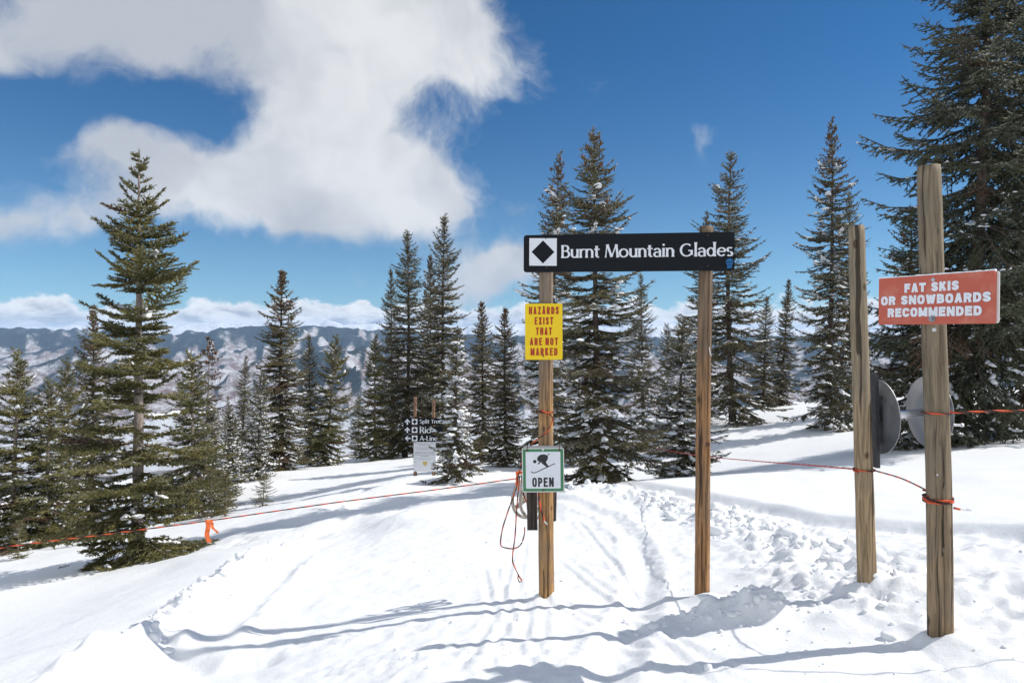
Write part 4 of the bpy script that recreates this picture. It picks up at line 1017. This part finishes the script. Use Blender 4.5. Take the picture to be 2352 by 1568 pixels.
def wheel(c, ax, r, parent, nsp=5, ang=.3):
    c = Vector(c); ax = Vector(ax).normalized(); a = Vector((0, 0, 1)); a = (a - ax * a.dot(ax)).normalized(); b = ax.cross(a)
    m = MB(); n = 48; prof = [(r, .010), (r, -.010), (r * .90, -.012), (r * .86, -.004), (r * .86, .004), (r * .90, .012)]
    vs = [c + (a * math.cos(6.2832 * i / n) + b * math.sin(6.2832 * i / n)) * pr + ax * pz for i in range(n) for pr, pz in prof]; k_ = len(prof)
    m.add(vs, [(i * k_ + j, i * k_ + (j + 1) % k_, ((i + 1) % n) * k_ + (j + 1) % k_, ((i + 1) % n) * k_ + j) for i in range(n) for j in range(k_)])
    rim = m.build('rim', TAN, parent, True)
    for s_ in range(nsp):
        t = ang + 6.2832 * s_ / nsp; d = a * math.cos(t) + b * math.sin(t); e = ax.cross(d)
        m = MB(); m.box(c + d * (r * .5), d * (r * .40), e * (r * .10), ax * .004); m.build('spoke', TAN, rim)
    m = MB(); m.tube(c - ax * .014, c + ax * .014, r * .22, r * .22, 20); m.build('hub', TAN, rim)
wax = Vector((-.62, .78, 0))
wheel((P(1212, 1143, YA + .26) - rl), wax, .178, reel, 5, .5); wheel((P(1229, 1146, YA + .16) - rl), wax, .172, reel, 5, 1.1)
m = MB(); m.tube(P(1212, 1143, YA + .30) - rl, P(1247, 1149, YA + .0) - rl, .014, .014, 12); m.build('axle', GALV, reel)

# --- bare pole and the pole with the red sign, the cable reel between them
bC, tC = P(1994, 1358, 4.55), P(1968, 519, 4.55)
pC = pole(bC - Vector((0, 0, .35)), tC, .063, .050, WOOD_C, 'wooden_post', None, 3, (4.3, .05, .45))
pC['label'] = 'bare weathered wooden pole between the trail gate and the red sign'; pC['category'] = 'post'
bD, tD = P(2162, 1478, 3.75), P(2137, 381, 3.75)
ws = empty('warning_sign', bD, 'red board with white capital letters bolted to the nearest wooden pole', 'sign')
pole(bD - Vector((0, 0, .35)), tD, .066, .058, WOOD_D, 'post', ws, 4, (4.62, .02, .99))
e0, e1 = P(2020.5, 693, 4.02), P(2287, 682, 3.48)
mid = (e0 + e1) / 2
off = Vector((e1.y - e0.y, -(e1.x - e0.x), 0)).normalized()
pax = bD + (tD - bD) * ((mid.z - bD.z) / (tD.z - bD.z))
FR = Frame(mid, e1 - e0, (0, 0, 1))
kk = (.078 + Vector((pax.x, pax.y, 0)).dot(FR.n)) / Vector((mid.x, mid.y, 0)).dot(FR.n); FR.c = FR.c * kk
rw = (e1 - e0).length * kk; rh = 113.5 / F * 3.73 * kk
rb = plate(FR, rrect(rw, rh, .004, 1), -.009, .009, 'board', [REDBOARD, REDBOARD], ws)
plate(FR, [(x + .012, y) for x, y in rrect(rw, rh * .985, .012)], -.014, -.0095, 'backing_plate', [PLATEW], ws)
ur = rw / 960.
def rc_(X, Y_): return ((X - 835) * ur, -(Y_ - (1250 - (X - 835) * .045)) * ur * (rh / (rw * .405)))
for tx_, xc, yc, w_, h_ in (('FAT SKIS', 813, 1145, 455, 84), ('OR SNOWBOARDS', 828, 1250, 912, 88), ('RECOMMENDED', 826, 1360, 782, 88)):
    block(FR, tx_, (xc - 828) * ur, (1255 - yc) * ur * .99, 80 * ur, w_ * ur, 23 * ur, 9 * ur, .0102, 'lettering', WHITE, rb)
bolt(FR, .003, rh * .40, .0095, .010, GALV, rb); bolt(FR, .0, -rh * .39, .0095, .018, DULL, rb)
m = MB(); r_s = np.random.default_rng(5)
for i in range(26):
    xx = -rw / 2 + rw * (i + .5) / 26; m.box(FR(xx, rh / 2 + .002, 0), FR.r * (rw / 50), FR.n * .008, FR.u * (.0025 + .003 * r_s.random()))
m.build('frost', TSNOW, rb, kind='stuff')
for py_ in (757, 1091):
    z_ = P(0, py_, 3.68).z; t_ = (z_ - bD.z) / (tD.z - bD.z); q = bD + (tD - bD) * t_; vd = Vector((-q.x, -q.y, 0)).normalized()
    fq = Frame(q + vd * .061, Vector((-vd.y, vd.x, 0)) * 1.0); fq = fq if fq.n.dot(vd) > 0 else Frame(q + vd * .061, Vector((vd.y, -vd.x, 0)))
    bolt(fq, 0, 0, 0, .011, GALV, ws)

for o_ in ws.children:
    if o_.name.split('.')[0] != 'post': o_.location = -Vector(ws.location)
c1 = P(2016, 956, 4.64); ax_ = Vector((.99, .05, .02)).normalized()
cr_ = empty('cable_reel', c1, 'pair of grey metal discs on an axle between the bare pole and red sign pole', 'cable reel')
def flange(c, r, name, bulge):
    m = MB(); a = Vector((0, 0, 1)); b = ax_.cross(a).normalized(); a = b.cross(ax_); n = 64; th_ = .005
    rings = [(r, th_), (r * .5, th_), (.02, th_)]; vs = []
    for sgn in (-1, 1):
        for rr_, tt in rings: vs += [c + (a * math.cos(6.2832 * i / n) + b * math.sin(6.2832 * i / n)) * rr_ + ax_ * (sgn * tt / 2 + bulge * (1 - rr_ / r)) for i in range(n)]
    fs = []
    for k_ in (0, 3):
        for q in (0, 1): fs += [((k_ + q) * n + i, (k_ + q) * n + (i + 1) % n, (k_ + q + 1) * n + (i + 1) % n, (k_ + q + 1) * n + i) for i in range(n)]
    fs += [(i, (i + 1) % n, 3 * n + (i + 1) % n, 3 * n + i) for i in range(n)]
    m.add(vs, fs); return m.build(name, DULL, cr_, True)
z3 = Vector((0, 0, 0)); d2 = ax_ * .36
flange(z3, .252, 'flange', 0); flange(d2 + Vector((0, 0, .02)), .246, 'flange', 0)
m = MB(); m.tube(z3 - ax_ * .03, d2 + Vector((0, 0, .02)) + ax_ * .02, .028, .028, 20); m.build('axle', GALV, cr_, True)
m = MB(); m.tube(z3 - ax_ * .006, z3 - ax_ * .03, .045, .045, 20); m.build('hub', DARKSTEEL, cr_)
m = MB(); m.box(P(2010, 966, 4.62) - c1, ax_ * .012, Vector((-ax_.y, ax_.x, 0)) * .03, Vector((-.006, 0, .315))); m.build('mounting_plate', DARKSTEEL, cr_)
m = MB(); kx_ = d2 + Vector((0, 0, -.06)); m.tube(kx_, kx_ + Vector((.20, -.03, -.005)), .009, .009, 10); m.tube(kx_ + Vector((.20, -.03, -.005)), kx_ + Vector((.215, -.032, -.005)), .014, .011, 12); m.build('crank_handle', GALV, cr_)

# --- far direction sign with three black boards and a white notice
YS = 20.0
ds = empty('direction_sign', P(965, 1092, YS), 'two thin poles with three stacked black trail boards behind the snowy spruce', 'trail sign')
sl = Vector(ds.location)
POLE_S = mat_wood('thin_pole_wood', (.30, .17, .11), (.30, .17, .11), (.14, .08, .05), 0, 1, 5.5)
for x_, yt in ((953.5, 912), (996, 918)):
    pole(P(x_, 1094, YS) - Vector((0, 0, .3)), P(x_, yt, YS), .052, .046, POLE_S, 'post', ds, int(x_))
for k_, (yc, txt, w_, arrow) in enumerate(((968, 'Split Tree', 482, 'up'), (987, 'Rio', 262, 'up'), (1006, 'A-Line', 400, 'left'))):
    cc = P(972, yc, YS - .075); FS = Frame(cc, (1, .02, 0)); bwid = 872 / 5.6 / 1.7415 / F * YS; us_ = bwid / 872.; bhh = 158 * us_
    bd = plate(FS, rrect(bwid, bhh, .01, 2), -.012, .012, 'board', [BLACK], ds); bd.location = -sl
    lx = lambda X: (X - 541) * us_
    s_ = 56 * us_; ax0 = lx(190)
    if arrow == 'up': shp = [[(ax0 - 15 * us_, -64 * us_), (ax0 + 15 * us_, -64 * us_), (ax0 + 15 * us_, 20 * us_), (ax0 - 15 * us_, 20 * us_)], [(ax0 - 56 * us_, -20 * us_), (ax0 - 48 * us_, -20 * us_), (ax0 + 8 * us_, 40 * us_), (ax0, 64 * us_), (ax0 - 56 * us_, 8 * us_)], [(ax0 + 56 * us_, -20 * us_), (ax0 + 56 * us_, 8 * us_), (ax0, 64 * us_), (ax0 - 8 * us_, 40 * us_), (ax0 + 48 * us_, -20 * us_)]]
    else: shp = [[(ax0 - 40 * us_, -15 * us_), (ax0 + 70 * us_, -15 * us_), (ax0 + 70 * us_, 15 * us_), (ax0 - 40 * us_, 15 * us_)], [(ax0 - 56 * us_, 0), (ax0 - 36 * us_, -4 * us_), (ax0 + 28 * us_, 54 * us_), (ax0, 56 * us_)], [(ax0 - 56 * us_, 0), (ax0, -56 * us_), (ax0 + 28 * us_, -54 * us_), (ax0 - 36 * us_, 4 * us_)]]
    polys(FS, shp, .014, 'arrow', WHITE, bd, .0005)
    dx = lx(352) - .0; h_ = 62 * us_
    polys(FS, [[(dx - h_, -h_), (dx + h_, -h_), (dx + h_, h_), (dx - h_, h_)]], .014, 'diamond_panel', WHITE, bd)
    h_ = 48 * us_; polys(FS, [[(dx, -h_), (dx + h_, 0), (dx, h_), (dx - h_, 0)]], .017, 'black_diamond', BLACK, bd)
    cap = (.115 if txt != 'Rio' else .155) * bwid / 1.14 * 1.0
    cap = (86 if txt == 'Split Tree' else 135 if txt == 'Rio' else 108) * us_
    flared(FS, txt, lx(462), -cap * .5 + (6 * us_ if txt == 'Split Tree' else 0), cap, w_ * us_, .0145, 'lettering', WHITE, bd)
FN = Frame(P(975.5, 1048.5, YS - .08), (1, .02, 0)); nw = 490 / 5.6 / 1.7415 / F * YS; nh = 660 / 5.6 / 1.7415 / F * YS; un = nw / 490.
no = plate(FN, rrect(nw, nh, .008, 2), -.008, .008, 'notice_sign', [NOTICE], None, 0, label='white notice board with small black text under the three black trail boards', category='sign')
def ny_(Y_): return (1040 - Y_) * un
for txt, yc, h_, w_ in (('Canada Lynx Winter Habitat', 748, 18, 440), ('Conservation Area', 775, 16, 260), ('The National Forest and the ski area ask that you', 818, 9, 440), ('respect wildlife and stay out of the closed stands', 845, 9, 450), ('to reduce disturbance to wildlife.', 858, 8, 200),
                        ('The closed area lies beyond the rope lines and', 872, 9, 420), ('uses signs to show the boundary', 884, 8, 400), ('Skiing and riding in the', 936, 20, 380), ('Conservation Area can damage', 965, 20, 430), ('young trees and disrupt snowshoe', 994, 20, 450), ('hare habitat', 1023, 20, 180),
                        ('Please do YOUR part to protect it', 1078, 11, 440), ('ski and ride in open runs', 1095, 11, 250), ('', 0, 0, 0)):
    if txt: lettering(FN, txt, 0, ny_(yc), h_ * un, w_ * un, .0095, 'lettering', INK, no, .01)
sh = [(-48, 42), (-30, 48), (0, 42), (30, 48), (48, 42), (52, 10), (40, -30), (0, -52), (-40, -30), (-52, 10)]
polys(FN, [[(x * un + 8 * un, ny_(1195) + y * un) for x, y in sh[::-1]]], .0095, 'shield', GOLD, no)
for ch_, xo in (('U', -20), ('S', 36)): lettering(FN, ch_, xo * un, ny_(1205), 34 * un, 26 * un, .0105, 'shield_lettering', NOTICE, no, .03)
for yy in (732, 950, 1155, 1358): bolt(FN, -nw * .42, ny_(yy) if yy < 1340 else -nh * .47, .009, .010, INK, no)

# --- ropes
rA = .0052
q0 = P(1190, 1098, YA + .06)
rope([q0, P(1000, 1124, 5.62), P(760, 1155, 5.55), P(475, 1196, 5.45), P(240, 1227, 5.35), P(0, 1258, 5.2), P(-420, 1330, 4.9), P(-640, 1500, 4.7)], .0050, 'boundary_rope', 'long orange and black rope running left from the gate across the snow')
fl = P(475, 1196, 5.45)
m = MB(); pr = None
for (dx, w_, lean_, Lf) in ((0.0, .036, .012, .175), (.024, .020, .055, .10)):
    for i in range(8):
        y0f, y1f = -Lf * i / 8, -Lf * (i + 1) / 8; x0f = dx + lean_ * i / 8 + .004 * math.sin(i); x1f = dx + lean_ * (i + 1) / 8 + .004 * math.sin(i + 1); yy = .01 * math.sin(i * .9 + dx * 50); y2 = .01 * math.sin((i + 1) * .9 + dx * 50)
        for t_ in (0, .0012):
            m.add([fl + Vector((x0f - w_ / 2, yy + t_, y0f)), fl + Vector((x0f + w_ / 2, yy + .006 + t_, y0f)), fl + Vector((x1f + w_ / 2, y2 + .006 + t_, y1f)), fl + Vector((x1f - w_ / 2, y2 + t_, y1f))], [(0, 1, 2, 3)])
m.box(fl + Vector((.008, 0, 0)), Vector((.018, 0, 0)), Vector((0, .009, 0)), Vector((0, 0, .009)))
m.build('flagging_ribbon', FLAG, None, True, label='orange ribbon tied on the long rope in front of the fir', category='ribbon')
def on_post(b, t, py, Y): 
    z_ = P(0, py, Y).z; k_ = (z_ - b.z) / (t.z - b.z); return b + (t - b) * k_
dA = (tA - bA).normalized()
w1 = on_post(bA, tA, 946, YA)
rope(ring(w1, dA, .060, rA, 1.15, .012, 3.4) + [P(1268, 957, YA - .06), P(1266, 975, YA - .068), P(1255, 993, YA - .072), P(1235, 1008, YA - .085), P(1218, 1022, YA - .09), P(1208, 1040, YA - .07), P(1199, 1062, YA - .0), P(1192, 1085, YA + .04), P(1186, 1120, YA - .0), P(1168, 1170, YA - .05), P(1154, 1215, YA - .06), P(1150, 1250, YA - .06), P(1160, 1257, YA - .06), P(1180, 1259, YA - .06), P(1196, 1250, YA - .05), P(1204, 1228, YA - .04), P(1205, 1210, YA - .04)],
     rA, 'tied_rope', 'orange rope wound round the left gate pole and looping beside the open sign')
rope([P(1194, 1092, YA + .03), P(1190, 1130, YA - .03), P(1186, 1180, YA - .08), P(1183, 1230, YA - .10), P(1177, 1282, YA - .1), P(1184, 1305, YA - .1), P(1192, 1322, YA - .1), P(1198, 1332, YA - .1), P(1195, 1337, YA - .1), P(1190, 1331, YA - .1), P(1190, 1320, YA - .1)],
     rA, 'hanging_rope', 'free orange rope end with a small loop hanging left of the gate pole')
rope([P(1197, 1090, YA + .05), P(1200, 1112, YA + .0), P(1204, 1140, YA + .02), P(1216, 1163, YA + .01)], rA, 'short_rope', 'short orange rope strand in front of the reel wheels')
tail = rope([P(1236, 1132, YA - .085), P(1239, 1152, YA - .075), P(1244, 1175, YA - .076), P(1250, 1196, YA - .08)], .0072, 'rope_tail', 'thick doubled orange rope tail with steel snap hook below the open sign')
m = MB(); m.tube(P(1250, 1196, YA - .082), P(1257, 1204, YA - .085), .006, .004, 8); m.build('snap_hook', GALV, tail)
m = MB(); c_ = P(1194, 1085, YA + .09); m.box(c_, Vector((.035, .0, .004)), Vector((0, .01, 0)), Vector((0, 0, .012))); m.box(c_ + Vector((-.022, -.012, -.05)), Vector((.012, 0, 0)), Vector((0, .004, 0)), Vector((.004, 0, .05)))
m.build('orange_bracket', FLAG, reel); bpy.data.objects['orange_bracket'].location = -rl
# red rope from the middle spruce to the bare pole, on to the sign pole
dC = (tC - bC).normalized(); wC = on_post(bC, tC, 1076, 4.55); wD = on_post(bD, tD, 1151, 3.75); dD = (tD - bD).normalized()
rope([P(1395, 1010, 18.9), P(1500, 1028, 13.6), P(1600, 1045, 9.6), P(1720, 1057, 7.2), P(1850, 1067, 5.6), wC + Vector((-.066, -.02, 0))], .0050, 'red_rope', 'frosted red rope stretched from the middle spruce to the bare pole', [REDROPE, REDROPE])
rope(ring(wC, dC, .061, .005, 1.2, -.014, 2.4), .0052, 'post_rope', 'orange rope turn round the bare pole')
rope([wC + Vector((.064, -.02, -.01)), P(2070, 1098, 4.15), P(2129, 1126, 3.80), wD + Vector((-.05, .055, .05))], .0046, 'linking_rope', 'thin orange rope slanting from the bare pole down to the sign pole')
low_turn = rope(ring(wD, dD, .064, .0062, 2.2, .030, 2.2), .0064, 'post_rope', 'double orange rope turn low on the red sign pole with a steel clip')
m = MB(); q = wD + Vector((.066, -.03, -.028)); m.tube(q, q + Vector((.03, -.01, -.006)), .006, .006, 8); kn = m.build('knot', ORANGE, low_turn, True)
m = MB(); m.tube(q + Vector((.03, -.01, -.006)), q + Vector((.07, -.03, -.008)), .0025, .0025, 6); m.tube(q + Vector((.055, -.022, -.004)), q + Vector((.075, -.032, -.006)), .005, .004, 6); m.build('clip', GALV, kn)
wD2 = on_post(bD, tD, 947, 3.75)
rope(ring(wD2, dD, .062, .0062, .62, 0, 2.6) + [P(2200, 947, 3.66), P(2270, 944, 3.64), P(2352, 943, 3.62), P(2700, 944, 3.5), P(3300, 1500, 3.3)], .0056, 'guard_rope', 'orange rope tied high on the red sign pole and leaving to the right')

# ------------------------------------------------------------------ haze between the slope and the far ranges
HZ = bpy.data.materials.new('haze_air'); HZ.use_nodes = True; ht = HZ.node_tree
ht.nodes.remove(ht.nodes['Principled BSDF'])
pv = ht.nodes.new('ShaderNodeVolumePrincipled'); pv.inputs['Color'].default_value = (.45, .68, 1.0, 1); pv.inputs['Density'].default_value = 2.4e-5; pv.inputs['Anisotropy'].default_value = 0.0
ht.links.new(pv.outputs[0], ht.nodes['Material Output'].inputs['Volume'])
m = MB(); ztop = float(MZ.max()) + 25; zbot = float(MZ.min()) - 5
m.box((0, 20000, (ztop + zbot) / 2), (55000, 0, 0), (0, 30000, 0), (0, 0, (ztop - zbot) / 2)); hb = m.build('haze', HZ, None, kind='stuff', label='thin blue haze over the valley', category='haze')
